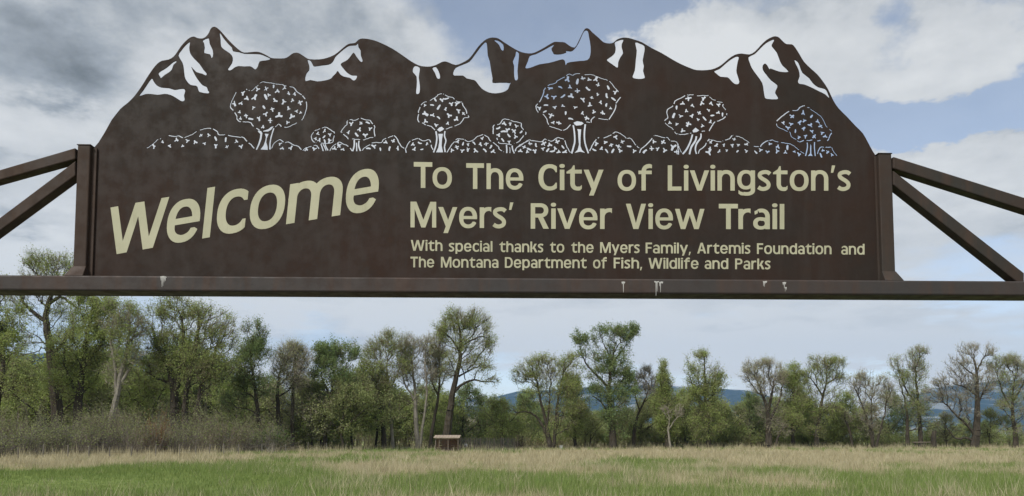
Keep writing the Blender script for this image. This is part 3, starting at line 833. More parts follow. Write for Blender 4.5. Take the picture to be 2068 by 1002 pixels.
def glyph(c):
    S = 17
    if c == 'o': return 74, [('+', ell(37, 40, 37, 41.5)), ('-', ell(37, 40, 20, 27))]
    if c == 'e': return 70, [('+', ell(35, 40, 35, 41.5)), ('-', ell(35, 40, 18, 27)), ('+', rc(8, 34, 66, 46)), ('-', pl((36, 34), (80, 34), (80, 20), (66, 20), (60, 24), (36, 24))), ('-', rc(66.5, -5, 80, 33.9)), ('-', ell(35, 31, 18, 17.5)), ('+', rc(17, 34, 66, 46)), ('+', pl((52, 34), (69.8, 34), (69.8, 42), (66, 50), (52, 46)))]
    if c == 'c': return 60, [('+', ell(36, 40, 36, 41.5)), ('-', ell(37, 40, 19.5, 27)), ('-', rc(59.5, -5, 80, 90)), ('-', rc(42, 23, 80, 58))]
    if c == 'C': return 70, [('+', ell(42, 50, 42, 51.5)), ('-', ell(43, 50, 24.5, 36)), ('-', rc(69, -5, 90, 110)), ('-', rc(50, 29, 90, 70))]
    if c == 'n': return 68, [('+', rc(0, 0, S, 80)), ('+', arc(34, 46, 34, 35.5, 0, 180)), ('+', rc(51, 0, 68, 46.5))]
    if c == 'h': return 67, [('+', rc(0, 0, S, 100)), ('+', arc(33.5, 46, 33.5, 35.5, 0, 180)), ('+', rc(50, 0, 67, 46.5))]
    if c == 'u': return 67, [('+', rc(50, 0, 67, 80)), ('+', arc(33.5, 34, 33.5, 35.5, 180, 360)), ('+', rc(0, 33.5, 17, 80))]
    if c == 'm': return 108, [('+', rc(0, 0, S, 80)), ('+', arc(31, 48, 31.5, 33.5, 0, 180)), ('+', rc(45.5, 0, 62.5, 48.5)), ('+', arc(77, 48, 31.5, 33.5, 0, 180)), ('+', rc(91.5, 0, 108.5, 48.5))]
    if c == 'r': return 45, [('+', rc(0, 0, S, 80)), ('+', arc(37, 44, 37, 37.5, 78, 180)), ('+', pl((40, 66.5), (45, 62), (45, 80.5), (41, 81.5)))]
    if c == 'y': return 74, [('+', pl((0, 80), (19, 80), (44, 15), (29, 5))), ('+', pl((56, 80), (74, 80), (37.5, -21), (20, -21)))]
    if c == 'v': return 76, [('+', pl((0, 80), (18.5, 80), (38, 21), (57.5, 80), (76, 80), (47, 0), (29, 0)))]
    if c == 'w': return 117, [('+', pl((0, 80), (18, 80), (32, 25), (50, 80), (67, 80), (85, 25), (99, 80), (117, 80), (94, 0), (76, 0), (58.5, 54), (41, 0), (23, 0)))]
    if c == 'W': return 128, [('+', pl((0, 100), (18, 100), (33, 28), (54, 100), (74, 100), (95, 28), (110, 100), (128, 100), (105, 0), (84, 0), (64, 68), (44, 0), (23, 0)))]
    if c == 'V': return 80, [('+', pl((0, 100), (19, 100), (40, 23), (61, 100), (80, 100), (50, 0), (30, 0)))]
    if c == 'T': return 71, [('+', rc(0, 82, 71, 100)), ('+', rc(27, 0, 44.5, 83))]
    if c == 'i': return 17, [('+', rc(0, 0, S, 80)), ('+', ell(8.5, 94.5, 10, 7.8))]
    if c == 'l': return 17, [('+', rc(0, 0, S, 100))]
    if c == 't': return 58, [('+', rc(14, 24, 31, 80)), ('+', pl((0, 65), (57, 65), (57, 80), (31, 80), (30, 97), (25, 97), (18, 84), (0, 72))), ('+', arc(42, 27, 28, 28.5, 180, 290, 17, 15)), ('+', pl((44, -1.5), (52, 1), (57, 6), (57, 20), (50, 14), (44, 13.5)))]
    if c == 'f': return 54, [('+', rc(12, 0, 29, 76)), ('+', rc(0, 65, 53, 79)), ('+', arc(43, 74, 31, 31, 95, 180, 17, 16)), ('+', pl((38, 105), (46, 105.5), (54, 102), (54, 88), (46, 89.5), (38, 88)))]
    if c == 'L': return 54, [('+', rc(0, 0, S, 100)), ('+', rc(16, 0, 54, 16))]
    if c == 'g': return 70, [('+', ell(34, 43, 34, 38.5)), ('-', ell(35, 43, 18.5, 25)), ('+', rc(53, 0, 70, 80)), ('+', arc(36, 2, 34, 22, -125, 2, 17, 14)), ('+', pl((5, -12), (14, -18), (22, -19.5), (22, -6), (13, -4), (5, 2)))]
    if c == 's': return 53, [('+', band(smooth_poly([(49, 66), (40, 72.5), (26, 73.5), (11, 68), (9, 57), (18, 48), (34, 38), (43, 27), (41, 14), (28, 7), (14, 7.5), (3, 14)], 4, closed=False), 15.5))]
    if c == "'": return 16, [('+', pl((4, 100), (17, 100), (9, 71), (0, 71)))]
    if c == ',': return 17, [('+', pl((4, 15), (18, 15), (8, -17), (-1, -17)))]
    if c == 'M': return 100, [('+', rc(0, 0, 16, 100)), ('+', rc(84, 0, 100, 100)), ('+', pl((6, 100), (23, 100), (50, 30), (77, 100), (94, 100), (58, 0), (42, 0)))]
    if c in 'RP':
        g = [('+', rc(0, 0, S, 100)), ('+', arc(36, 72, 31, 28, -90, 90, 17, 15)), ('+', rc(16, 85, 37, 100)), ('+', rc(16, 44, 37, 59))]
        if c == 'R': g.append(('+', pl((27, 46), (46, 48), (69, 0), (48, 0))))
        return 68, g
    if c == 'D': return 74, [('+', rc(0, 0, S, 100)), ('+', arc(32, 50, 42, 50, -90, 90, 17, 15)), ('+', rc(16, 85, 33, 100)), ('+', rc(16, 0, 33, 15))]
    if c == 'a': return 62, [('+', ell(28, 23, 28, 24.5)), ('-', ell(30, 23, 13.5, 11.5)), ('+', arc(31, 48, 31, 33.5, 0, 118, 17, 15)), ('+', pl((17.5, 77), (5, 71), (6, 57), (17, 63))), ('+', rc(45, 0, 62, 49)), ('+', rc(28, 33, 46, 46))]
    if c == 'p': return 70, [('+', ell(36, 40, 34.5, 41.5)), ('-', ell(35, 40, 18, 27)), ('+', rc(0, -21, S, 80))]
    if c == 'd': return 70, [('+', ell(34.5, 40, 34.5, 41.5)), ('-', ell(35, 40, 18, 27)), ('+', rc(53, 0, 70, 100))]
    if c == 'k': return 64, [('+', rc(0, 0, S, 100)), ('+', pl((16, 34), (40, 80), (61, 80), (30, 30))), ('+', pl((23, 44), (38, 54), (66, 0), (45, 0)))]
    if c == 'F': return 58, [('+', rc(0, 0, S, 100)), ('+', rc(16, 84, 58, 100)), ('+', rc(16, 44, 53, 59))]
    if c == 'A': return 82, [('+', pl((31, 100), (51, 100), (82, 0), (63, 0), (41, 78), (19, 0), (0, 0))), ('+', rc(17, 23, 65, 38))]
    raise KeyError(c)


GL = {}


def glyph_mesh(c):
    if c not in GL:
        w, o = glyph(c)
        GL[c] = (w, region_mesh(o, 1e-3))
    return GL[c]


def put_letter(c, fn, off=0.0055):
    """fn maps glyph units to photo pixels"""
    w, (v, t, e) = glyph_mesh(c)
    P = fn(v)
    return slab('letter', mapuz(P, off), t, e, 0.0014, M_LETTER, sign, EN)


def word(s, x0, x1, yb0, yb1, cap, bold=1.0):
    gap = 10.0
    ks = {('y', 'e'): -3, ('T', 'o'): -9, ('T', 'r'): -8, ('V', 'i'): 0, ('i', 'v'): -4, ('v', 'i'): -4, ('v', 'e'): -3, ('t', 'y'): -4, ('F', 'a'): -2, ('r', 's'): -4, ('k', 's'): -4, ('n', "'"): 0}
    xs = []; x = 0
    for i, c in enumerate(s):
        if i: x += gap + ks.get((s[i - 1], c), -2 if (s[i - 1] in 'vywt' or c in 'vywt') else 0)
        xs.append(x); x += glyph(c)[0]
    k = (x1 - x0) / x
    for c, xx in zip(s, xs):
        def fn(v, xx=xx):
            X = x0 + (v[:, 0] + xx) * k
            yb = yb0 + (yb1 - yb0) * (X - x0) / (x1 - x0)
            return np.stack([X, yb - v[:, 1] * cap / 100.0], axis=1)
        put_letter(c, fn)


LINES_TXT = [
    ('To', 835.6, 912.6, 379.4, 380.5, 52.2), ('The', 941.5, 1057, 381.6, 382.6, 52), ('City', 1087.3, 1218.8, 384, 384.2, 51.6), ('of', 1247.2, 1316.7, 384.8, 385, 51), ("Livingston's", 1348.6, 1718.5, 385, 385.3, 51),
    ("Myers'", 829, 1036.3, 459.3, 461, 52), ('River', 1071.8, 1235.8, 462, 462.6, 51.4), ('View', 1263.9, 1422.8, 462.6, 462.8, 51), ('Trail', 1451.7, 1584, 462.8, 463, 51),
    ('With', 829.7, 893.6, 506.4, 507, 21.6), ('special', 906.3, 994.5, 508, 508.6, 21.6), ('thanks', 1008.5, 1097.4, 509, 509.8, 21.6), ('to', 1110.6, 1139.6, 509.9, 510, 21.6), ('the', 1153.5, 1198.8, 510.4, 510.6, 21.6), ('Myers', 1212, 1292, 510.8, 511.2, 21.6), ('Family,', 1303.9, 1394.9, 511.6, 512, 21.6), ('Artemis', 1408.1, 1515.6, 512, 512.6, 21.6), ('Foundation', 1528.8, 1679.3, 513, 513.6, 21.6), ('and', 1699, 1746, 514.1, 514.2, 21.6),
    ('The', 829, 876.9, 540, 540.2, 21.6), ('Montana', 890.5, 1006.6, 540.4, 541, 21.6), ('Department', 1019.6, 1184.9, 541, 541.8, 21.6), ('of', 1197.7, 1225.5, 542, 542, 21.6), ('Fish,', 1239.4, 1296.7, 542, 542.4, 21.6), ('Wildlife', 1309.7, 1410.7, 542.6, 543, 21.6), ('and', 1423.2, 1470.8, 543.2, 543.4, 21.6), ('Parks', 1484.7, 1556.2, 543.8, 544, 21.6)]
for a in LINES_TXT:
    word(*a)
# 'Welcome': letters sheared along a rising line
ZW = (190, 320, 3.231)
Wp = [(107, 321), (157, 312), (187, 540), (270, 290), (328, 281), (357, 510), (440, 259), (491, 251), (383, 583), (317, 595), (288, 378), (212, 613), (147, 625)]
v, t, e = region_mesh([('+', np.array(Z(*ZW, Wp)))])
slab('letter', mapuz(v, .0055), t, e, .0014, M_LETTER, sign, EN)
XH = 282.0
# letter: left x on its base, ink width, y of the base line at that left x, height of 100 units (zoomed px)
for c, xl, wd, yb, hh in (('e', 462, 215, 562, 342), ('l', 705, 50, 523, 330), ('c', 788, 194, 504, 350), ('o', 1003, 228, 474, 345), ('m', 1252, 352, 430, 326), ('e', 1630, 212, 369, 345)):
    gw = glyph(c)[0]

    def fn(v, xl=xl, wd=wd, yb=yb, hh=hh, gw=gw):
        gx = v[:, 0] / gw * wd
        gy = v[:, 1] / 100 * hh
        X = xl + gx + gy * 0.105
        Y = yb - gx * 0.170 - gy
        return np.stack([ZW[0] + X / ZW[2], ZW[1] + Y / ZW[2]], axis=1)
    put_letter(c, fn)
# ------------------------------------------------------------------ ground, hills
def vnoise(x, y, seed=0):
    """smooth value noise in numpy"""
    xi = np.floor(x).astype(np.int64); yi = np.floor(y).astype(np.int64)
    fx = x - xi; fy = y - yi
    fx = fx * fx * (3 - 2 * fx); fy = fy * fy * (3 - 2 * fy)

    def h(a, b):
        v = (a * 374761393 + b * 668265263 + seed * 1442695041) & 0xffffffff
        v = ((v ^ (v >> 13)) * 1274126177) & 0xffffffff
        return ((v ^ (v >> 16)) & 0xffff) / 65535.0
    return (h(xi, yi) * (1 - fx) + h(xi + 1, yi) * fx) * (1 - fy) + (h(xi, yi + 1) * (1 - fx) + h(xi + 1, yi + 1) * fx) * fy


def fbm(x, y, seed=0, oct=4):
    v = 0; a = .5; t = 0
    for i in range(oct):
        v = v + a * vnoise(x * 2 ** i, y * 2 ** i, seed + i * 17); t += a; a *= .5
    return v / t


HOR = 886.0


def to_px(x, y):
    """photo pixel in which a ground point is seen"""
    dy = y * CP + (0 - CAMZ) * SP
    dz = -y * SP + (0 - CAMZ) * CP
    return PX0 + x / dy * FPX, PY0 - dz / dy * FPX


# where dead straw stands (+) and fresh green (-) in the meadow: photo column, row, half sizes, amount
STRAW = [
    (0, 938, 260, 9, .75), (250, 935, 260, 8, .7), (480, 928, 160, 6, .5), (640, 922, 150, 4, .7), (80, 920, 200, 5, .3),
    (150, 982, 340, 24, -2.0), (430, 990, 120, 10, .3), (430, 953, 240, 8, -1.4), (650, 932, 160, 6, -.9), (560, 912, 200, 3, -.7),
    (800, 910, 110, 6, -1.3), (760, 921, 90, 4, -.5),
    (790, 952, 120, 10, .8), (740, 962, 50, 6, .2), (640, 985, 90, 14, .45), (820, 990, 150, 12, .25), (540, 985, 40, 10, .25),
    (1000, 925, 160, 9, .7), (1080, 938, 100, 14, .8), (1120, 958, 90, 8, .55), (960, 965, 60, 8, -.6), (900, 985, 60, 10, -.8),
    (1270, 936, 110, 7, -.9), (1280, 952, 60, 5, .3), (1300, 915, 260, 6, .8), (1180, 980, 120, 14, -.35), (1060, 990, 160, 8, -.5),
    (1500, 930, 260, 8, .8), (1620, 936, 150, 8, .8), (1740, 955, 30, 5, .6), (1440, 950, 120, 7, -.2), (1560, 958, 150, 8, -.55),
    (1340, 990, 180, 14, -.1), (1400, 995, 140, 8, -.3), (1190, 965, 60, 5, .3), (900, 948, 60, 5, .3), (1640, 980, 90, 10, .2), (1750, 975, 120, 8, -.8), (1960, 985, 170, 16, -1.1),
    (1850, 938, 90, 7, .45), (1930, 930, 160, 7, .8), (1800, 926, 120, 6, .6), (2040, 945, 90, 5, -.5), (1840, 950, 70, 7, .2), (1800, 945, 40, 5, -.5),
    (1500, 999, 500, 6, -.6), (1900, 912, 150, 4, .2)]


def straw(x, y):
    px, py = to_px(x, y)
    v = .50 + (fbm(x * .16, y * .07, 3) - .5) * 1.7 + (fbm(x * .8, y * .35, 9) - .5) * 1.0 + (fbm(x * 2.6, y * 1.2, 19, 2) - .5) * .7
    wx = (fbm(x * .3, y * .15, 21) - .5) * 130; wy = (fbm(x * .25, y * .12, 22) - .5) * 20
    for a, b, rx, ry, am in STRAW:
        d = ((px + wx - a) / rx) ** 2 + ((py + wy - b) / ry) ** 2
        v = v + am * np.exp(-d * .9)
    return np.clip(v, 0, 1)


def ground_material():
    def fn(b, bs):
        at_ = b.new('ShaderNodeAttribute'); at_.attribute_name = 'straw'
        p = pos(b)
        n = b.noise(b.vmath('MULTIPLY', p, (1, .6, 1)), 1.3, 8, 0.65)
        n2 = b.noise(p, 12, 6, 0.7)
        n3 = b.noise(p, .25, 4, .5)
        green = b.mix(b.rng(n, .35, .65), (.115, .160, .038), (.180, .225, .068))
        green = b.mix(b.math('MULTIPLY', b.rng(n3, .4, .6), .5), green, (.14, .185, .055))
        dry = b.mix(b.rng(n, .35, .65), (.27, .225, .12), (.40, .34, .20))
        dry = b.mix(b.math('MULTIPLY', b.rng(n2, .45, .7), .5), dry, (.17, .16, .07))
        f = b.math('ADD', at_.outputs['Fac'], b.math('MULTIPLY', b.math('SUBTRACT', n2, .5), .5))
        bm = b.new('ShaderNodeBump'); bm.inputs['Strength'].default_value = .6; bm.inputs['Distance'].default_value = .08
        b.put(bm.inputs['Height'], n2)
        b.nt.links.new(bm.outputs[0], bs.inputs['Normal'])
        return b.mix(b.rng(f, .25, .75), green, dry)
    return material('meadow_ground', (.1, .12, .04), 0.95, fn, spec=.1)


def make_ground():
    ang = np.concatenate([np.linspace(-40, 40, 260), np.linspace(44, 316, 69)])
    ang = np.radians(ang)
    rad = np.concatenate([[0.6], 1.2 * (14000 / 1.2) ** (np.linspace(0, 1, 230))])
    A, R = np.meshgrid(ang, rad)
    X = R * np.sin(A); Y = R * np.cos(A)
    Zg = (fbm(X * .09, Y * .09, 5) - .5) * .10 * np.clip((R - 15) / 20, 0, 1) * np.clip((400 - R) / 200, 0, 1)
    V = np.stack([X, Y, Zg], axis=-1).reshape(-1, 3)
    nr, na = X.shape
    i = np.arange(nr - 1)[:, None]; j = np.arange(na)[None]
    j2 = (j + 1) % na
    F = np.stack([i * na + j, i * na + j2, (i + 1) * na + j2, (i + 1) * na + j], axis=-1).reshape(-1, 4)
    V = np.concatenate([V, [[0, 0, 0]]]); c = len(V) - 1
    F3 = np.array([[c, (k + 1) % na, k] for k in range(na)])
    o = mesh_np('ground', V, [F3[:, ::-1] if False else F3, F], ground_material(), smooth=True)
    s = np.full(len(V), .35, np.float32)
    m = (V[:, 1] > 12) & (V[:, 1] < 400)
    s[m] = straw(V[m, 0], V[m, 1])
    at_ = o.data.attributes.new('straw', 'FLOAT', 'POINT')
    at_.data.foreach_set('value', s)
    tag(o, kind='structure')


make_ground()
# added dark ground sheet, out of view, to cut bounce onto the beam's underside
_pts = []
for a in np.linspace(0, 2 * math.pi, 64, endpoint=False):
    r_ = 1 + .08 * math.sin(3 * a + 1) + .05 * math.sin(7 * a)
    _pts.append((6.8 * r_ * math.cos(a), 1.5 + 10.5 * r_ * math.sin(a), .004))
_pts.append((0, 1.5, .004))
_tr = mesh_np('added_dark_gravel_sheet', np.array(_pts), np.array([[i, (i + 1) % 64, 64] for i in range(64)]),
              material('added_dark_gravel', (.1, .09, .08), .95, lambda b, bs: b.mix(b.rng(b.noise(pos(b), 18, 7, .7), .35, .65), (.075, .066, .056), (.15, .135, .12)), spec=.1))
tag(_tr, kind='structure')


def hill_strip(name, table, dist, depth, mat, seed, rough, front=0.0):
    """a range of hills: crest heights given per photo column, the crest at distance dist"""
    xs = np.array([a for a, _ in table], float); ys = np.array([b for _, b in table], float)
    px = np.linspace(xs[0], xs[-1], 420)
    crest = np.interp(px, xs, ys)
    n = 46
    V = []
    for k in range(n):
        t = k / (n - 1) * 1.6            # 0 foot, 1 crest, >1 behind
        Y = dist - depth * (1 - t)
        Xc = (px - PX0) / FPX * dist * (Y / dist)
        H = (HOR - crest) / FPX * dist
        prof = np.clip(t, 0, 1) ** 1.15 if t <= 1 else 1 - (t - 1) * .9
        nz = (fbm(Xc / depth * 5 + 50, np.full_like(Xc, Y / depth * 5), seed, 5) - .5)
        ridge = 1 - np.abs(fbm(Xc / depth * 7 + 9, np.full_like(Xc, Y / depth * 2.2), seed + 4, 5) - .5) * 2
        z = H * (prof + rough * (nz * 1.0 + (ridge - .75) * .9) * (np.sin(min(t, 1) * math.pi) + .06)) - 3 * (t == 0)
        V.append(np.stack([Xc, np.full_like(Xc, Y), z], axis=1))
    V = np.concatenate(V); m = len(px)
    i = np.arange(n - 1)[:, None]; j = np.arange(m - 1)[None]
    F = np.stack([i * m + j, i * m + j + 1, (i + 1) * m + j + 1, (i + 1) * m + j], axis=-1).reshape(-1, 4)
    return tag(mesh_np(name, V, F, mat, smooth=True), kind='structure')


def hill_fn(sc, c1, c2, c3, thr):
    def fn(b, bs):
        p = b.vmath('MULTIPLY', pos(b), (1, .5, 1.6))
        n = b.noise(p, sc, 7, .62)
        n2 = b.noise(p, sc * 5, 5, .6)
        c = b.mix(b.rng(n2, .35, .65), c1, c2)
        return b.mix(b.rng(n, thr, thr + .06), c, c3)
    return fn


M_HILL = material('forested_mountain', (.04, .05, .05), .95, hill_fn(.0042, (.018, .030, .032), (.038, .050, .048), (.20, .21, .21), .53), spec=.05)
M_BENCH = material('sage_slope', (.1, .09, .06), .95, hill_fn(.03, (.085, .080, .050), (.12, .105, .065), (.055, .06, .035), .56), spec=.05)
hill_strip('mountains', [(-1500, 760), (-400, 740), (0, 715), (120, 712), (240, 706), (330, 725), (430, 770), (520, 795), (650, 800), (730, 786), (800, 802), (860, 808), (985, 806), (1012, 798), (1045, 790), (1080, 789), (1150, 783), (1230, 780), (1313, 777), (1372, 780), (1440, 784), (1509, 788), (1545, 796), (1567, 805), (1620, 818), (1690, 834), (1745, 846), (1790, 840), (1830, 812), (1858, 794), (1887, 784), (1940, 776), (2031, 768), (2100, 764), (2600, 740), (3600, 770)],
           5600, 2200, M_HILL, 11, .16)
hill_strip('bench_slope', [(560, 884), (700, 868), (820, 852), (930, 838), (990, 832), (1080, 830), (1140, 836), (1190, 834), (1260, 845), (1400, 860), (1600, 872), (1750, 882)], 620, 160, M_BENCH, 5, .10)

# ------------------------------------------------------------------ air
hz = mesh_np('haze', *(lambda vf: (vf[0], vf[1]))(box((0, 3250, 420), (13400, 7500, 842))), None)
hm = bpy.data.materials.new('pale_air'); hm.use_nodes = True
hm.node_tree.nodes.clear()
_b = NB(hm.node_tree)
pv = _b.new('ShaderNodeVolumePrincipled')
pv.inputs['Color'].default_value = (.30, .56, 1.0, 1)
pv.inputs['Density'].default_value = 6.5e-5
pv.inputs['Anisotropy'].default_value = 0.1
mo = _b.new('ShaderNodeOutputMaterial')
hm.node_tree.links.new(pv.outputs[0], mo.inputs['Volume'])
hz.data.materials.append(hm)
tag(hz, kind='stuff')
# ------------------------------------------------------------------ trees
def grow(seed_nodes, seed_par, seed_r, pts, bf=0.35, base=0, damp=0.0):
    """connect crown points to the given limbs as a tree (shortest wire with a penalty on path length)"""
    N = len(pts)
    P = np.concatenate([seed_nodes, pts])
    ns = len(seed_nodes)
    par = np.full(len(P), -1); par[:ns] = seed_par
    pl_ = np.zeros(len(P))
    for i in range(1, ns):
        pl_[i] = pl_[par[i]] + np.linalg.norm(P[i] - P[par[i]])
    best = np.full(N, 1e9); bp = np.zeros(N, int)
    for i in range(ns):
        d = pts - P[i]
        dist = np.sqrt((d * d).sum(1))
        down = np.clip(P[i][2] - pts[:, 2], 0, None)
        c = dist + bf * pl_[i] + down * .8 + (3.0 if i < ns * .15 else 0)
        m = c < best
        best[m] = c[m]; bp[m] = i
    alive = np.ones(N, bool)
    order = []
    for _ in range(N):
        k = int(np.argmin(np.where(alive, best, 1e9)))
        alive[k] = False; order.append(k)
        g = ns + k
        par[g] = bp[k]
        pl_[g] = pl_[bp[k]] + np.linalg.norm(pts[k] - P[bp[k]])
        d = pts - pts[k]
        dist = np.sqrt((d * d).sum(1))
        down = np.clip(pts[k][2] - pts[:, 2], 0, None)
        c = dist + bf * pl_[g] + down * .8
        m = alive & (c < best)
        best[m] = c[m]; bp[m] = g
    # pipe model radii
    e = 2.25
    acc = np.zeros(len(P))
    child = np.zeros(len(P), int)
    for k in reversed(order):
        g = ns + k
        if acc[g] == 0: acc[g] = 0.016 ** e
        acc[par[g]] += acc[g] * 1.02
        child[par[g]] += 1
    r = np.maximum(acc, 1e-9) ** (1 / e)
    for i in range(ns - 1, 0, -1):
        r[par[i]] = max(r[par[i]], 0)
    r[:ns] = np.maximum(seed_r, .03)
    r[ns:] = np.minimum(r[ns:], np.array([.8 * r[par[g]] + .01 for g in range(ns, len(P))]))
    return P, par, r, child


def limb_nodes(stems, Y, scale, rng, depth):
    """stems: (list of photo points, base radius m, tip radius m, parent stem or None)"""
    nodes, par, rad = [], [], []
    for si, st in enumerate(stems):
        path, r0, r1 = st[0], st[1], st[2]
        Q = [at(x, y, Y) for x, y in path]
        Q = smooth_poly(Q, 4, closed=False)
        n = len(Q)
        dy = 0.0
        first = None
        if nodes:
            D = np.linalg.norm(np.array(nodes)[:, [0, 2]] - Q[0][[0, 2]], axis=1)
            k = int(np.argmin(D))
            if D[k] < 1.6 * scale * 18:
                first = k; dy = nodes[k][1] - Y
        sl = rng.uniform(-.35, .35) * depth / max(n, 1)
        if si == 0: sl *= .3
        prev = first
        for i, q in enumerate(Q):
            if i == 0 and first is not None and si > 0 and np.linalg.norm(np.array(nodes[first])[[0, 2]] - q[[0, 2]]) < .5:
                continue
            q = q.copy(); dy += sl
            q[1] += dy
            if i > 0: q += rng.normal(size=3) * .035
            if i == 0 and first is None: q[2] = -.15
            nodes.append(q); par.append(prev if prev is not None else -1)
            rad.append(r0 + (r1 - r0) * (i / max(n - 1, 1)) ** .8)
            prev = len(nodes) - 1
    # base flare
    return np.array(nodes), np.array(par), np.array(rad)


def jitter_edges(A, B, ra, rb, rng):
    """split long edges in two with a small kink so that branches are not ruler straight"""
    L = np.linalg.norm(B - A, axis=1)
    m = (L > .5) & (ra < .14)
    M = (A + B) / 2 + rng.normal(size=A.shape) * (L * .07)[:, None]
    rm = (ra + rb) / 2
    A2 = np.concatenate([A[~m], A[m], M[m]]); B2 = np.concatenate([B[~m], M[m], B[m]])
    return A2, B2, np.concatenate([ra[~m], ra[m], rm[m]]), np.concatenate([rb[~m], rm[m], rb[m]])


def wire_tree(P, par, r, rng, limb_mat, twig_mat, leaf_m, root, n_twig, n_leaf, leaf_size, twig_len=1.0, lobeC=None, leaf_spread=.22, twig_w=.03):
    c = np.where(par >= 0)[0]
    A, B = P[par[c]], P[c]
    ra, rb = np.minimum(r[par[c]], r[c] * 1.25 + .005), r[c]
    A, B, ra, rb = jitter_edges(A, B, ra, rb, rng)
    g = Geo()
    big = rb > .055
    if big.any(): g.add(*tubes(A[big], B[big], ra[big], rb[big], 7))
    if (~big).any(): g.add(*tubes(A[~big], B[~big], ra[~big], rb[~big], 3))
    g.build('trunk', limb_mat, root)
    thin = np.where((r < .05))[0]
    if len(thin) == 0: thin = np.arange(len(P))
    s = thin[rng.integers(0, len(thin), n_twig)]
    pp = np.where(par[s] >= 0, par[s], s)
    t = rng.random(n_twig)[:, None]
    a = P[s] * t + P[pp] * (1 - t)
    dirn = P[s] - P[pp]; dirn /= (np.linalg.norm(dirn, axis=1, keepdims=True) + 1e-6)
    ctr = P[thin].mean(0) if lobeC is None else lobeC
    out = a - ctr; out /= (np.linalg.norm(out, axis=1, keepdims=True) + 1e-6)
    d = dirn * .5 + out * .5 + np.array([0, 0, .45]) + rng.normal(size=(n_twig, 3)) * .45
    d /= np.linalg.norm(d, axis=1, keepdims=True)
    L = twig_len * rng.uniform(.4, 1.25, n_twig)[:, None]
    b = a + d * L
    cr = Geo()
    cr.add(*spikes(a, b, np.full(n_twig, twig_w), rng))
    # side twiglets
    k = n_twig
    q = rng.integers(0, n_twig, k); tt = rng.uniform(.2, .8, k)[:, None]
    a2 = a[q] + (b[q] - a[q]) * tt
    d2 = d[q] * .6 + rng.normal(size=(k, 3)) * .6
    b2 = a2 + d2 * L[q] * .45
    cr.add(*spikes(a2, b2, np.full(k, twig_w * .7), rng))
    cr.build('twigs', twig_mat, root)
    if n_leaf:
        q = rng.integers(0, n_twig, n_leaf); tt = rng.uniform(.15, 1.05, n_leaf)[:, None]
        # leaves gather in tufts: some twigs carry many, others few
        gate = fbm(a[:, 0] * .8 + 31.7 + a[:, 1] * .5, a[:, 2] * .8 + 11.3, int(rng.integers(1, 999)), 3)
        wq = rng.random(n_twig) ** 1.6 * (np.clip((gate - .34) * 5, .3, 1.3)); wq /= wq.sum()
        q = rng.choice(n_twig, n_leaf, p=wq)
        C = a[q] + (b[q] - a[q]) * tt + rng.normal(size=(n_leaf, 3)) * leaf_spread
        lf = Geo(); lf.add(*leaves(C, leaf_size * rng.uniform(.6, 1.35, n_leaf), rng))
        lf.build('foliage', leaf_m, root)


def sample_lobes(lobes, Y, n, rng, depth_f=.9, axis=None, pull=.2):
    sub = []
    for l in lobes:                      # break every lobe into uneven clumps so that no crown reads as a ball
        sub.append((l[0], l[1], l[2] * .8, l[3] * .8, (l[4] if len(l) > 4 else 1) * 1.1))
        for _ in range(5):
            a = rng.random() * 6.283; q = rng.uniform(.35, .78); f = rng.uniform(.28, .52)
            sub.append((l[0] + l[2] * q * math.cos(a), l[1] + l[3] * q * math.sin(a), l[2] * f, l[3] * f, (l[4] if len(l) > 4 else 1) * rng.uniform(.8, 2.2)))
    lobes = sub
    w = np.array([l[2] * l[3] * (l[4] if len(l) > 4 else 1) for l in lobes], float); w /= w.sum()
    k = rng.choice(len(lobes), n, p=w)
    s = Y / FPX
    v = rng.normal(size=(n, 3)); v /= np.linalg.norm(v, axis=1, keepdims=True)
    rr = rng.random(n)[:, None] ** (1 / 2.2)
    v = v * rr
    out = np.zeros((n, 3))
    offs = [rng.uniform(-.5, .5) * max(l[2] for l in lobes) * s * .7 for l in lobes]
    for i, l in enumerate(lobes):
        m = k == i
        c = at(l[0], l[1], Y); c[1] += offs[i]
        out[m] = c + v[m] * np.array([l[2] * s, l[2] * s * depth_f, l[3] * s])
    if axis is not None:
        m = rng.random(n) < pull
        kk = rng.integers(int(len(axis) * .45), len(axis), m.sum())
        t = rng.uniform(.25, .8, m.sum())[:, None]
        out[m] = out[m] * t + axis[kk] * (1 - t) + rng.normal(size=(m.sum(), 3)) * s * 5
    out[:, 2] = np.maximum(out[:, 2], .6)
    return out


TREE_RNG = np.random.default_rng(5)


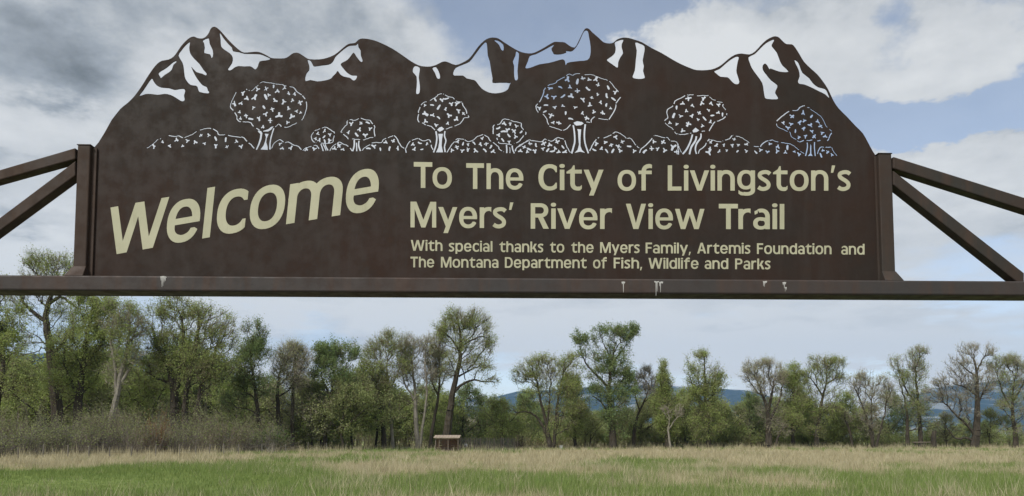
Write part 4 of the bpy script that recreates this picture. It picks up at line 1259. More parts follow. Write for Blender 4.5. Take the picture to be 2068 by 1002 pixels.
def photo_tree(label, Y, stems, lobes, n=700, twig=2600, leaf=5200, ls=.17, lm=None, bark_m=None, twig_m=None, tl=1.0, bf=.35, group='cottonwoods along the far edge of the meadow', tw=.034, sp=.22):
    rng = np.random.default_rng(abs(hash_label(label)) % 100000)
    s = Y / FPX
    depth = max(l[2] for l in lobes) * s
    nodes, par, rad = limb_nodes(stems, Y, s, rng, depth)
    rad = rad * (1.3 if Y < 100 else 1.12)
    base = nodes[0].copy(); base[2] = 0
    root = empty('cottonwood_tree', base)
    tag(root, label, 'tree', group)
    if Y >= 118 and leaf > 2500:         # foliage low round the trunk as well
        bx_ = stems[0][0][0][0]
        lobes = list(lobes) + [(bx_ + rng.uniform(-8, 8), 838, 30, 24, .55), (bx_ + rng.uniform(-22, 22), 868, 26, 20, .45)]
    pts = sample_lobes([(l[0], l[1], l[2] * 1.13, l[3] * 1.10) + tuple(l[4:]) for l in lobes], Y, n, rng, axis=nodes, pull=.26)
    P, pr, r, ch = grow(nodes, par, rad, pts, bf)
    wire_tree(P, pr, r, rng, bark_m or M_BARK, twig_m or M_TWIG, lm or M_LEAF, root, twig, int(leaf * (2.3 if lm is not M_LEAF_BUD else 2.1)), ls * .94, tl, leaf_spread=sp, twig_w=tw)
    return root


def hash_label(s):
    h = 7
    for c in s: h = (h * 131 + ord(c)) & 0x7fffffff
    return h


def B(Y): return HOR + CAMZ * FPX / Y


T = photo_tree
b = B(86)
T('olive leafing cottonwood cut off by the left edge of the photo', 86, [([(-12, b), (-8, 820), (5, 740), (0, 680)], .42, .10), ([(-8, 820), (-40, 760), (-50, 700)], .22, .08)], [(15, 665, 55, 75), (-45, 690, 55, 80), (20, 760, 60, 50), (-20, 600, 50, 40)], 900, 3600, 11000)
b = B(96)
T('tallest left cottonwood with thick dark crooked limbs, its crown showing above the crossbeam', 96, [([(118, b), (112, 800), (104, 730), (96, 670), (92, 630), (105, 590), (118, 560)], .62, .10), ([(94, 650), (70, 632), (52, 612), (45, 590)], .24, .07), ([(96, 615), (120, 600), (140, 612), (160, 625)], .20, .06), ([(104, 720), (130, 690), (150, 660)], .25, .08), ([(98, 585), (82, 560), (70, 545)], .12, .04)],
  [(85, 548, 62, 36, 1.6), (55, 600, 42, 42), (128, 562, 36, 40), (118, 540, 34, 28), (130, 640, 40, 45), (60, 700, 40, 40, .7), (140, 700, 45, 45)], 1300, 5200, 6500, .14)
b = B(92)
T('dense olive cottonwood beside the thick dark limbs, left of the pale forked tree', 92, [([(155, b), (158, 820), (168, 740), (178, 670), (190, 610)], .5, .09), ([(160, 800), (140, 760), (135, 710)], .25, .08), ([(168, 740), (200, 700), (215, 650)], .22, .07)],
  [(182, 610, 42, 55, 1.5), (160, 690, 60, 60, 1.3), (212, 660, 40, 50), (140, 770, 60, 55)], 1100, 4200, 14500)
b = B(90)
T('pale branched cottonwood leaning right behind the willow brush, left of the round-crowned tree', 90, [([(222, b), (226, 850), (236, 800), (246, 750), (258, 700), (262, 650)], .40, .07), ([(236, 800), (232, 740), (225, 690), (228, 650)], .18, .06), ([(240, 780), (262, 740), (275, 700)], .16, .06)],
  [(232, 645, 40, 45), (268, 655, 36, 45), (255, 710, 40, 40, .8), (235, 760, 35, 35, .6)], 800, 3600, 6000, .14, M_LEAF, M_BARK_PALE, M_TWIG_GREY)
b = B(93)
T('broad round-crowned cottonwood with several dark trunks, right of the pale leaning tree', 93, [([(358, b), (352, 840), (350, 790), (338, 740), (318, 700), (305, 660)], .60, .09), ([(352, 800), (366, 740), (372, 680), (368, 640)], .34, .08), ([(372, b), (374, 850), (378, 800), (392, 740), (402, 690), (408, 640)], .38, .07), ([(402, b), (402, 850), (405, 790), (425, 740), (442, 690)], .36, .07), ([(345, 775), (320, 765), (298, 750)], .16, .05)],
  [(318, 655, 36, 50), (365, 625, 58, 32, 1.3), (420, 650, 46, 45, 1.2), (450, 690, 24, 60, 1.2), (350, 700, 60, 48), (410, 730, 55, 50), (312, 730, 34, 40)], 1900, 8200, 14000, .15)
b = B(100)
T('slim green cottonwood with a narrow top just right of the round-crowned tree', 100, [([(528, b), (522, 840), (515, 780), (508, 730), (512, 680)], .34, .06), ([(515, 780), (490, 750), (482, 730)], .14, .05)], [(514, 685, 26, 36, 1.3), (532, 712, 16, 28), (500, 730, 34, 40), (512, 780, 48, 42), (480, 790, 30, 50)], 900, 3400, 9500, .16, M_LEAF_GREEN)
b = B(104)
T('bare grey-twigged cottonwood with a rounded vase crown between two greener ones', 104, [([(566, b), (562, 840), (560, 790), (566, 750), (575, 720)], .38, .05), ([(562, 800), (582, 790), (594, 775)], .14, .06), ([(592, b), (590, 840), (592, 780), (596, 730), (592, 705)], .30, .05), ([(592, 780), (610, 745), (618, 715)], .12, .04)],
  [(585, 712, 32, 24, 1.4), (610, 725, 24, 28), (562, 738, 20, 28), (590, 750, 40, 35)], 1100, 5200, 4200, .12, M_LEAF_BUD, M_BARK, M_TWIG_GREY)
b = B(106)
T('bright green domed cottonwood behind the brush, left of the pale-trunked pair', 106, [([(655, b), (658, 850), (668, 800), (674, 750), (678, 710)], .32, .06), ([(670, 780), (690, 760), (700, 735)], .14, .05), ([(668, 800), (650, 760), (648, 730)], .14, .05)], [(676, 706, 34, 24, 1.5), (650, 720, 18, 24), (705, 730, 16, 24), (674, 750, 42, 36), (690, 790, 32, 28)], 900, 3200, 10500, .18, M_LEAF_GREEN)
b = B(112)
T('sparse cottonwood with a pale straight trunk, left of the two grey-barked trees', 112, [([(795, b), (789, 850), (786, 790), (782, 740), (786, 700)], .26, .05), ([(786, 790), (805, 750), (812, 720)], .14, .05), ([(784, 760), (765, 730), (755, 700)], .13, .05)], [(792, 695, 42, 28, 1.3), (755, 712, 24, 32), (816, 730, 24, 40), (780, 750, 45, 36, .8)], 900, 4200, 5200, .13, M_LEAF, M_BARK_PALE, M_TWIG)
T('dark leaning cottonwood with twisted bare limbs at the left of the pale straight trunk', 111, [([(776, B(111)), (775, 870), (768, 830), (752, 790), (742, 760), (735, 745)], .40, .06), ([(770, 835), (782, 800), (775, 765)], .15, .05), ([(768, 830), (740, 810), (728, 800)], .12, .04)], [(745, 740, 24, 22), (735, 775, 22, 30), (765, 770, 30, 35), (748, 810, 24, 24, .5)], 600, 2600, 3600, .14, M_LEAF)
b = B(113)
T('grey-barked cottonwood with upright bare limbs, first of the two left of the tallest tree', 113, [([(845, b), (840, 860), (838, 800), (834, 750), (828, 705)], .42, .05), ([(838, 810), (818, 775), (812, 745)], .15, .05), ([(848, b), (856, 850), (862, 800), (860, 750), (858, 700)], .22, .05)], [(830, 708, 28, 32, 1.3), (858, 700, 24, 28), (838, 750, 34, 32)], 900, 4400, 2600, .11, M_LEAF_BUD, M_BARK_PALE, M_TWIG_GREY)
T('grey-barked cottonwood with a narrow bare crown pressed against the tallest tree', 115, [([(868, B(115)), (876, 850), (885, 800), (888, 750), (886, 700)], .30, .05), ([(885, 800), (872, 770), (870, 740)], .12, .04)], [(886, 700, 26, 34, 1.3), (896, 740, 26, 34), (872, 745, 24, 30)], 800, 3800, 3200, .12, M_LEAF_BUD, M_BARK, M_TWIG_GREY)
b = B(112)
T('tallest cottonwood in the middle with leaning dark trunk and one long low right limb', 112, [([(900, b), (904, 870), (909, 830), (915, 790), (924, 750), (930, 710), (930, 680), (926, 655)], .66, .10), ([(914, 795), (932, 778), (952, 768), (975, 770), (1000, 772)], .24, .05), ([(922, 762), (945, 750), (965, 740), (980, 730)], .15, .04), ([(929, 710), (912, 685), (896, 672), (884, 668)], .15, .04), ([(930, 700), (952, 688), (976, 680), (990, 690)], .15, .04), ([(927, 730), (936, 750), (940, 768)], .12, .05)],
  [(925, 648, 36, 24, 1.5), (960, 648, 32, 24, 1.4), (893, 662, 20, 26, 1.2), (985, 682, 20, 34, 1.3), (945, 690, 36, 24, .5), (960, 735, 34, 18, .8), (992, 768, 24, 9, .9), (915, 730, 26, 30, .7), (880, 700, 12, 16, .5)], 1500, 5200, 8200, .14, M_LEAF)
b = B(118)
T('spreading multi-stemmed cottonwood with arching limbs, right of the brown shelter and open meadow', 118, [([(1112, b), (1100, 870), (1086, 845), (1066, 832), (1042, 834)], .28, .05), ([(1114, b), (1102, 850), (1092, 810), (1084, 770), (1075, 745)], .30, .06), ([(1118, b), (1122, 850), (1128, 800), (1136, 760), (1140, 735)], .26, .06), ([(1105, 860), (1110, 800), (1112, 760)], .16, .05)],
  [(1068, 748, 32, 24, 1.4), (1110, 738, 38, 24, 1.4), (1148, 738, 24, 24, 1.2), (1050, 762, 16, 20), (1150, 775, 28, 36), (1110, 785, 45, 30, .7), (1040, 828, 26, 16, .7), (1140, 830, 36, 36, .9)], 1500, 5600, 8600, .14, M_LEAF)
T('small olive cottonwood filling the gap behind the dark green one, left side', 124, [([(1162, B(124)), (1160, 860), (1156, 810), (1152, 770)], .26, .05)], [(1152, 765, 26, 34), (1162, 805, 30, 36), (1158, 850, 30, 32)], 600, 2600, 6800, .17, M_LEAF)
b = B(121)
T('dark green cottonwood with a lopsided top of two lobes and a thick rough trunk', 121, [([(1240, b), (1236, 870), (1232, 830), (1230, 790), (1234, 745), (1240, 705)], .60, .09), ([(1230, 785), (1210, 762), (1190, 742), (1176, 716), (1170, 690)], .22, .05), ([(1233, 840), (1214, 812), (1196, 800)], .17, .05), ([(1236, 730), (1225, 705), (1218, 690)], .14, .04), ([(1236, 735), (1256, 710), (1268, 690)], .15, .04), ([(1232, 800), (1255, 770), (1268, 755)], .16, .05)],
  [(1232, 672, 24, 16, 1.5), (1266, 676, 22, 20, 1.5), (1170, 686, 14, 18, 1.1), (1188, 714, 18, 14, .7), (1162, 722, 16, 8, .8), (1222, 722, 24, 24), (1244, 745, 30, 24), (1228, 790, 28, 28), (1265, 775, 20, 34, 1.3), (1250, 830, 36, 34, 1.2), (1208, 752, 18, 18, .7)], 1500, 4600, 15500, .19, M_LEAF_GREEN)
T('crooked bare dark tree leaning right between the dark green and the poplar-shaped ones', 125, [([(1278, B(125)), (1282, 860), (1290, 835), (1300, 812), (1308, 795)], .30, .06), ([(1292, 830), (1284, 805), (1282, 780)], .13, .04), ([(1300, 812), (1318, 800), (1326, 790)], .09, .03)], [(1290, 770, 20, 24), (1312, 775, 18, 22), (1300, 755, 20, 14)], 420, 2600, 500, .10, M_LEAF_BUD, None, M_TWIG_GREY)
b = B(124)
T('narrow poplar-shaped olive cottonwood with a pale crooked dead limb at its foot', 124, [([(1348, b), (1347, 860), (1345, 810), (1342, 755)], .40, .05)], [(1340, 748, 12, 20, 1.6), (1345, 775, 22, 24, 1.2), (1345, 810, 30, 30, 1.2), (1352, 850, 30, 30)], 1000, 3600, 9800, .16, M_LEAF)
T('pale dead tree with forked bare limbs beside the poplar-shaped cottonwood', 122, [([(1354, B(122)), (1350, 870), (1352, 845), (1348, 825)], .17, .05), ([(1351, 868), (1362, 850), (1374, 838), (1378, 825)], .10, .03), ([(1352, 850), (1342, 835), (1338, 825)], .07, .03)], [(1372, 830, 10, 12), (1344, 828, 9, 10)], 90, 500, 0, .1, None, M_BARK_PALE, M_TWIG_GREY, .6, group='dead trees at the edge of the meadow')
b = B(126)
T('tall dense olive cottonwood with a loose feathery top, centre right', 126, [([(1432, b), (1430, 860), (1426, 810), (1424, 760), (1424, 720)], .44, .06), ([(1426, 820), (1402, 790), (1392, 760)], .16, .05), ([(1426, 815), (1448, 785), (1456, 755)], .16, .05)], [(1424, 722, 24, 17, .9), (1394, 745, 18, 22, .9), (1452, 750, 16, 20, .9), (1424, 765, 42, 30, 1.1), (1424, 815, 48, 36, 1.3), (1420, 860, 44, 30, 1.2)], 1500, 5200, 12500, .16, M_LEAF)
b = B(127)
T('thick-trunked vase-shaped cottonwood, half bare, its limbs fanning from low down', 127, [([(1553, b), (1552, 870), (1550, 830), (1538, 795), (1528, 765)], .62, .06), ([(1551, 835), (1556, 800), (1562, 760)], .34, .06), ([(1554, 850), (1572, 810), (1580, 770)], .24, .05), ([(1536, 800), (1518, 775), (1510, 755)], .14, .04)], [(1520, 752, 22, 24, 1.1), (1552, 742, 22, 18, 1.2), (1578, 755, 18, 22), (1545, 780, 40, 24, .7)], 1100, 5000, 3600, .12, M_LEAF_BUD, None, M_TWIG_GREY)
T('short tree leaning right at the foot of the thick vase-shaped cottonwood', 126, [([(1566, B(126)), (1572, 880), (1582, 862), (1592, 850)], .22, .06), ([(1580, 865), (1598, 858), (1612, 848)], .08, .03)], [(1596, 842, 16, 14), (1610, 850, 12, 10)], 200, 900, 1200, .15, M_LEAF)
b = B(129)
T('olive rounded cottonwood between the vase-shaped and the umbrella-crowned ones', 129, [([(1602, b), (1600, 860), (1602, 810), (1604, 770)], .34, .06)], [(1602, 758, 26, 20, 1.2), (1588, 785, 22, 24), (1616, 785, 22, 26), (1604, 820, 34, 30, 1.1)], 900, 3200, 8800, .16, M_LEAF)
b = B(128)
T('umbrella-crowned cottonwood with curving dark limbs, right of the olive rounded one', 128, [([(1648, b), (1652, 860), (1658, 820), (1666, 785), (1670, 755)], .42, .06), ([(1662, 802), (1648, 780), (1634, 765)], .17, .05), ([(1668, 775), (1686, 765), (1700, 762)], .13, .04), ([(1655, 840), (1676, 825), (1692, 822)], .12, .04)], [(1662, 732, 32, 15, 1.6), (1690, 740, 20, 18, 1.2), (1636, 748, 18, 18), (1700, 765, 14, 14), (1670, 765, 30, 14, .5), (1680, 822, 24, 14, 1.1), (1640, 815, 22, 24, .9)], 1200, 4400, 6400, .14, M_LEAF)
T('broken leaning stub of a tree with a few twigs, left of the thin many-stemmed tree', 129, [([(1722, B(129)), (1716, 870), (1708, 850), (1704, 836)], .22, .10)], [(1702, 838, 10, 10), (1712, 848, 10, 8)], 80, 400, 300, .12, M_LEAF_BUD, None, M_TWIG_GREY, .6, group='dead trees at the edge of the meadow')
b = B(126)
T('thin many-stemmed cottonwood fanning from one dark base, nearly leafless', 126, [([(1764, b), (1758, 870), (1746, 830), (1732, 795), (1724, 775)], .26, .04), ([(1766, b), (1762, 860), (1762, 820), (1766, 785)], .20, .04), ([(1768, b), (1776, 870), (1784, 835), (1786, 800)], .24, .04)], [(1732, 775, 20, 24, 1.2), (1762, 765, 24, 18, 1.2), (1786, 790, 20, 30), (1750, 800, 30, 24, .6)], 800, 4000, 2600, .12, M_LEAF_BUD, None, M_TWIG_GREY)
b = B(130)
T('two-topped green cottonwood with a taller right top, left of the bare giant', 130, [([(1860, b), (1858, 860), (1854, 810), (1850, 765), (1848, 725)], .40, .05), ([(1834, b), (1832, 870), (1832, 840), (1826, 800), (1815, 765)], .36, .05), ([(1856, 820), (1832, 790), (1818, 750), (1812, 735)], .16, .04)], [(1850, 716, 20, 18, 1.5), (1858, 745, 24, 22, 1.2), (1810, 736, 14, 16, 1.2), (1822, 765, 20, 22, .8), (1852, 785, 26, 22, .8), (1838, 815, 34, 20, .9)], 1300, 4400, 6600, .14, M_LEAF, None, M_TWIG_GREY)
b = B(127)
T('bare grey giant cottonwood with a low limb sweeping left, second tree from the right edge', 127, [([(1968, b), (1972, 870), (1973, 830), (1972, 790), (1970, 750), (1964, 715)], .68, .07), ([(1966, 892), (1950, 884), (1932, 886), (1920, 874), (1912, 862)], .22, .05), ([(1970, 880), (1950, 856), (1930, 838), (1912, 818), (1895, 806)], .24, .05), ([(1972, 800), (1945, 782), (1922, 776)], .18, .05), ([(1970, 760), (1950, 745), (1932, 728)], .15, .04), ([(1970, 750), (1984, 725), (1992, 705)], .13, .04), ([(1973, 820), (1988, 790), (2000, 770)], .14, .04)],
  [(1958, 704, 22, 16, 1.6), (1990, 712, 16, 18), (1930, 738, 26, 20), (1905, 765, 26, 20), (1892, 800, 24, 20), (1930, 800, 34, 26, .9), (1965, 770, 26, 34, .9), (1992, 770, 18, 34), (1950, 840, 30, 18, .6)], 1700, 8200, 2400, .12, M_LEAF_BUD, None, M_TWIG_GREY, .9, tw=.030)
b = B(128)
T('rounded cottonwood with upright limbs and a leaning trunk at the right edge of the photo', 128, [([(2052, b), (2050, 870), (2045, 835), (2046, 800), (2050, 760)], .46, .06), ([(2045, 830), (2028, 795), (2016, 755)], .2, .05), ([(2046, 810), (2066, 780), (2078, 745)], .18, .05)], [(2018, 740, 24, 24, 1.2), (2052, 728, 26, 18, 1.3), (2082, 745, 20, 26), (2040, 770, 36, 24, .7), (2045, 815, 34, 20, .8)], 1200, 5200, 5600, .14, M_LEAF, None, M_TWIG_GREY)
T('leafing cottonwood wholly beyond the right edge', 127, [([(2135, B(127)), (2132, 850), (2136, 790), (2130, 750)], .40, .06)], [(2130, 745, 36, 34), (2138, 800, 40, 34)], 500, 2200, 4000, .17, M_LEAF)

# the snag: a broken trunk standing by itself
g = Geo()
Q = np.array([at(1886, B(126), 126), at(1885, 885, 126), at(1887, 872, 126)]); Q[0, 2] = -.1
g.add(*tubes(Q[:-1], Q[1:], [.46, .40], [.40, .34], 10))
sp_r = np.random.default_rng(3)
for k in range(7):
    a = k / 7 * 6.28
    p0 = Q[2] + np.array([math.cos(a) * .25, math.sin(a) * .25, -.2]); g.add(*tubes([p0], [p0 + np.array([sp_r.normal() * .05, 0, sp_r.uniform(.3, .8)])], [.13], [.02], 4))
g.add(*tubes([Q[1]], [Q[1] + np.array([-.9, .1, .3])], [.10], [.03], 5))
sn = g.build('tree_snag', M_BARK, None, origin=(float(Q[0][0]), 126.0, 0.0))
tag(sn, 'dark broken-off trunk standing alone between the two-topped tree and the bare giant', 'dead tree')


# ------------------------------------------------------------------ woods behind: a few grown once, then copied
def proto_tree(seed, h, wdt, leaf, lm, tm=None, ls=.24):
    rng = np.random.default_rng(seed)
    root = empty('background_tree', (0, 0, 0))
    nodes = [np.array([0, 0, -.1])]; par = [-1]; rad = [.24 * h / 14]
    x = y = 0
    for i in range(1, 9):
        x += rng.normal() * .12; y += rng.normal() * .12
        nodes.append(np.array([x, y, h * .72 * i / 8])); par.append(i - 1); rad.append(.24 * h / 14 * (1 - i / 9.5))
    for s in range(4):
        k = rng.integers(2, 5); a = s * 1.6 + rng.random(); prev = k
        for j in range(1, 4):
            nodes.append(nodes[k] + np.array([math.cos(a) * wdt * .22 * j, math.sin(a) * wdt * .22 * j, h * .12 * j])); par.append(prev); rad.append(.10 * (1 - j / 5)); prev = len(nodes) - 1
    n = 420
    v = rng.normal(size=(n, 3)); v /= np.linalg.norm(v, axis=1, keepdims=True); v *= rng.random(n)[:, None] ** .4
    lob = rng.integers(0, 5, n)
    lc = np.array([[rng.normal() * wdt * .22, rng.normal() * wdt * .22, h * z] for z in (.82, .68, .55, .42, .3)])
    lr = np.array([[wdt * .26, h * .15], [wdt * .36, h * .16], [wdt * .42, h * .17], [wdt * .42, h * .17], [wdt * .36, h * .15]])
    pts = lc[lob] + v * np.stack([lr[lob, 0], lr[lob, 0], lr[lob, 1]], axis=1)
    pts[:, 2] = np.maximum(pts[:, 2], .5)
    P, pr, r, ch = grow(np.array(nodes), np.array(par), np.array(rad), pts, .3)
    wire_tree(P, pr, r, rng, M_BARK, tm or M_TWIG, lm, root, 2200, leaf, ls, 1.1, leaf_spread=.3, twig_w=.05)
    return root


protos = [proto_tree(21, 13, 8, 9500, M_LEAF), proto_tree(22, 12, 9, 10000, M_LEAF), proto_tree(23, 14, 8, 8500, M_LEAF_GREEN), proto_tree(24, 11, 8, 4500, M_LEAF_BUD, M_TWIG_GREY), proto_tree(25, 12, 10, 9000, M_LEAF_BRUSH)]


def copy_tree(o):
    c = o.copy(); COL.objects.link(c)
    for ch in list(o.children):
        d = ch.copy(); COL.objects.link(d); d.parent = c
    return c


def place_back(i, px, Y, k, s, rz):
    o = protos[k] if k not in used_proto else copy_tree(protos[k])
    used_proto.add(k)
    p = at(px, HOR, Y)
    o.location = (float(p[0]), float(Y), 0)
    o.scale = (s, s, s); o.rotation_euler = (0, 0, rz)
    if k in (0, 1): lab = 'olive leafy tree among the woods behind the front cottonwoods'
    elif k == 2: lab = 'darker green tree among the woods behind the front cottonwoods'
    elif k == 3: lab = 'thin nearly bare tree among the woods behind the front cottonwoods'
    else: lab = 'low dull olive tree among the woods behind the front cottonwoods'
    where = 'at far left above the willow brush' if px < 300 else 'above the right part of the willow brush' if px < 560 else 'in the centre woods left of the shelter' if px < 890 else 'between the shelter and the dark green cottonwood' if px < 1220 else 'right of the dark green cottonwood' if px < 1500 else 'round the vase-shaped and umbrella-crowned cottonwoods' if px < 1740 else 'in the far woods near the right edge'
    kind = ['olive leafy background tree', 'olive leafy background tree', 'darker green background tree', 'thin nearly bare background tree', 'low dull olive background tree'][k]
    tag(o, kind + ' ' + where, 'tree', kind + 's ' + where)
    o.name = 'background_tree'


used_proto = set()
br = random.Random(12)
# left: tall dense woods; right: lower and looser
rows = []
for px in range(-60, 760, 30):
    rows.append((px + br.uniform(-10, 10), br.uniform(104, 122), (br.uniform(.95, 1.25) if px < 460 else br.uniform(.78, 1.0))))
for px in range(-60, 860, 38):
    rows.append((px + br.uniform(-12, 12), br.uniform(124, 145), (br.uniform(1.05, 1.35) if px < 420 else br.uniform(.8, .95))))
for px in range(700, 1040, 34):
    rows.append((px + br.uniform(-10, 10), br.uniform(122, 150), br.uniform(.62, .86)))
for px in range(1020, 1760, 34):
    rows.append((px + br.uniform(-12, 12), br.uniform(134, 160), br.uniform(.40, .62)))
for px in (1010, 1035, 1175, 1200, 1275, 1300, 1385, 1465, 1490, 1515, 1625, 1690, 1700, 1745, 1800, 1905, 2005):
    rows.append((px + br.uniform(-8, 8), br.uniform(131, 140), br.uniform(.55, .78)))
for px in (1060, 1095, 1330, 1375, 1400, 1448, 1475, 1500, 1530, 1575, 1630):
    rows.append((px + br.uniform(-8, 8), br.uniform(136, 150), br.uniform(.66, .86)))
for px in range(1740, 2160, 40):
    rows.append((px + br.uniform(-14, 14), br.uniform(150, 200), br.uniform(.32, .50)))
for i, (px, Y, s) in enumerate(rows):
    k = br.choices([0, 1, 2, 3, 4], [4, 4, 1.5, 1.5, 3])[0]
    place_back(i, px, Y, k, s, br.uniform(0, 6.28))

# ------------------------------------------------------------------ brush
BRUSH_RNG = np.random.default_rng(77)


def brush_mass(name, clumps, stem_mat, leaf_m, n_stem, n_twig, n_leaf, ls, spread=.5, up=.6, wst=.035, parent=None):
    """clumps (x, y, radius, height): fans of thin stems with twigs and buds"""
    rng = BRUSH_RNG
    G = Geo(); Lf = Geo()
    for (x, y, rad, h) in clumps:
        ns = n_stem
        a = rng.random(ns) * 6.283; rr = np.sqrt(rng.random(ns)) * rad * .35
        A = np.stack([x + np.cos(a) * rr, y + np.sin(a) * rr, np.zeros(ns)], axis=1)
        a2 = a + rng.normal(size=ns) * .5
        ro = np.abs(rng.normal(size=ns)) * spread + .1
        hh = h * rng.uniform(.45, 1.0, ns) * np.sqrt(np.clip(1.05 - .38 * ro * ro, .1, 1))
        Bp = A + np.stack([np.cos(a2) * ro * rad * .5, np.sin(a2) * ro * rad * .5, hh * .55], axis=1)
        Cp = A + np.stack([np.cos(a2) * ro * rad, np.sin(a2) * ro * rad, hh], axis=1) + rng.normal(size=(ns, 3)) * .12
        G.add(*tubes(A, Bp, np.full(ns, wst * .8), np.full(ns, wst * .55), 3))
        G.add(*spikes(Bp, Cp, np.full(ns, wst * 1.2), rng))
        q = rng.integers(0, ns, n_twig); t = rng.random(n_twig)[:, None]
        s0 = np.where(t < .4, A[q] + (Bp[q] - A[q]) * (t / .4), Bp[q] + (Cp[q] - Bp[q]) * ((t - .4) / .6))
        d = rng.normal(size=(n_twig, 3)) * .75 + np.array([0, 0, up])
        L = rng.uniform(.25, .9, n_twig)[:, None]
        e = s0 + d * L * .8
        e[:, 2] = np.maximum(e[:, 2], .05)
        G.add(*spikes(s0, e, np.full(n_twig, wst * .75), rng))
        if n_leaf:
            q2 = rng.integers(0, n_twig, n_leaf); t2 = rng.uniform(.3, 1.1, n_leaf)[:, None]
            C = s0[q2] + (e[q2] - s0[q2]) * t2 + rng.normal(size=(n_leaf, 3)) * .15
            keep = rng.random(n_leaf) < np.clip((C[:, 2] / h - .12) * 2.2, .1, 1)
            C = C[keep]
            Lf.add(*leaves(C, ls * rng.uniform(.6, 1.3, len(C)), rng))
    return G, Lf


def clump(px, Y, wpx, hpx):
    p = at(px, HOR, Y); s = Y / FPX
    return (float(p[0]), float(Y), wpx * s, hpx * s)


willow, green_und, front_und = [], [], []
for px in range(-110, 560, 22):
    for Y0, hp in ((lambda q: 66 + 24 * max(q, 0) / 560)(px), 82), ((lambda q: 71 + 24 * max(q, 0) / 560)(px), 96), ((lambda q: 77 + 24 * max(q, 0) / 560)(px), 102):
        willow.append(clump(px + br.uniform(-9, 9), Y0 + br.uniform(-1.5, 1.5), br.uniform(24, 36), hp * 1.05 * br.uniform(.62, 1.16) * (.88 + .3 * vnoise(np.array([px / 70.0]), np.array([Y0 * .3]), 8)[0]) * (1.0 if px < 480 else .85)))
G, Lf = brush_mass('willow', willow, M_TWIG_GREY, M_LEAF_BRUSH, 40, 760, 900, .12, spread=.85, up=.4, wst=.026)
o = G.build('willow_thicket', material('willow_stems', (.12, .1, .085), .9, lambda b, bs: b.mix(b.rng(b.noise(pos(b), .25, 3, .5), .4, .62), (.135, .12, .105), (.175, .145, .112)), spec=.1))
tag(o, kind='stuff')
o = Lf.build('willow_buds', M_LEAF_BRUSH); tag(o, kind='stuff')
# olive undergrowth from the willows to the right edge
for px in range(540, 2130, 20):
    near = 112 if px < 760 else 124 if px < 1000 else 134
    hp = 80 if px < 1000 else 66 if px < 1700 else 40
    for dY, f in ((0, .7), (5, .95), (11, 1.1)):
        if px > 1700 and br.random() < .35: continue
        if 690 < px < 880 and dY == 0: continue
        green_und.append(clump(px + br.uniform(-9, 9), near + dY + br.uniform(-1.5, 1.5), br.uniform(18, 28), hp * f * br.uniform(.6, 1.12)))
G, Lf = brush_mass('und', green_und, None, None, 30, 240, 640, .23, spread=.6)
o = G.build('undergrowth_stems', M_TWIG); tag(o, kind='stuff')
o = Lf.build('undergrowth', leaf_mat('undergrowth_leaves', (.22, .285, .09), (.29, .345, .125), (.24, .265, .115))); tag(o, kind='stuff')


def single_shrub(label, px, Y, wpx, hpx, sm, lmm, ns=70, nt=500, nl=800, ls=.14):
    c = clump(px, Y, wpx, hpx)
    G, Lf = brush_mass('s', [c], None, None, ns, nt, nl, ls)
    root = empty('shrub', (c[0], c[1], 0)); tag(root, label, 'shrub')
    G.build('stems', sm, root)
    if nl: Lf.build('foliage', lmm, root)


single_shrub('rusty orange-tinted shrub rising out of the grey willow brush at left', 320, 80, 38, 86, material('rusty_stems', (.20, .11, .06), .9), leaf_mat('rusty_buds', (.20, .13, .055), (.24, .17, .07), (.17, .10, .05)), 90, 700, 900)
single_shrub('fresh green shrub at the right end of the grey willow brush', 552, 92, 36, 52, M_TWIG, leaf_mat('fresh_leaves', (.07, .14, .03), (.09, .17, .04), (.07, .12, .03)), 60, 500, 1500, .18)
single_shrub('leafless pale shrub with arching stems by the fence, left of the centre woods', 548, 80, 16, 28, M_BARK_PALE, None, 16, 60, 0)
single_shrub('dark leafless shrub behind the wire pen, right of the brown shelter', 1048, 118, 22, 34, M_BARK, M_LEAF_BRUSH, 60, 500, 150)
# ------------------------------------------------------------------ small things at the edge of the meadow
M_WOOD = material('weathered_wood', (.2, .16, .12), .9, lambda b, bs: b.mix(b.rng(b.noise(b.vmath('MULTIPLY', pos(b), (6, 6, 1)), 2, 4, .6), .35, .65), (.15, .125, .10), (.22, .185, .15)), spec=.1)
M_WOOD_DARK = material('dark_wood', (.06, .05, .04), .9, lambda b, bs: b.mix(b.noise(pos(b), 4, 4, .6), (.05, .042, .035), (.09, .075, .06)), spec=.1)
M_ROOF = material('tan_roof_boards', (.4, .3, .25), .85, lambda b, bs: b.mix(b.rng(b.noise(pos(b), 3, 4, .6), .35, .65), (.25, .205, .16), (.34, .285, .23)), spec=.1)
M_RUST = material('rusty_boards', (.2, .11, .08), .9, lambda b, bs: b.mix(b.noise(pos(b), 3, 4, .6), (.17, .10, .075), (.26, .16, .12)), spec=.1)
M_POST = material('grey_post_wood', (.14, .13, .11), .9)
M_WIRE = material('wire', (.10, .10, .10), .6, metallic=.6)


def bx(name, c, s, m, par, R=None):
    V, F = box(c, s, R)
    o = mesh_np(name, V - np.array(par.location), F, m, par)
    return o


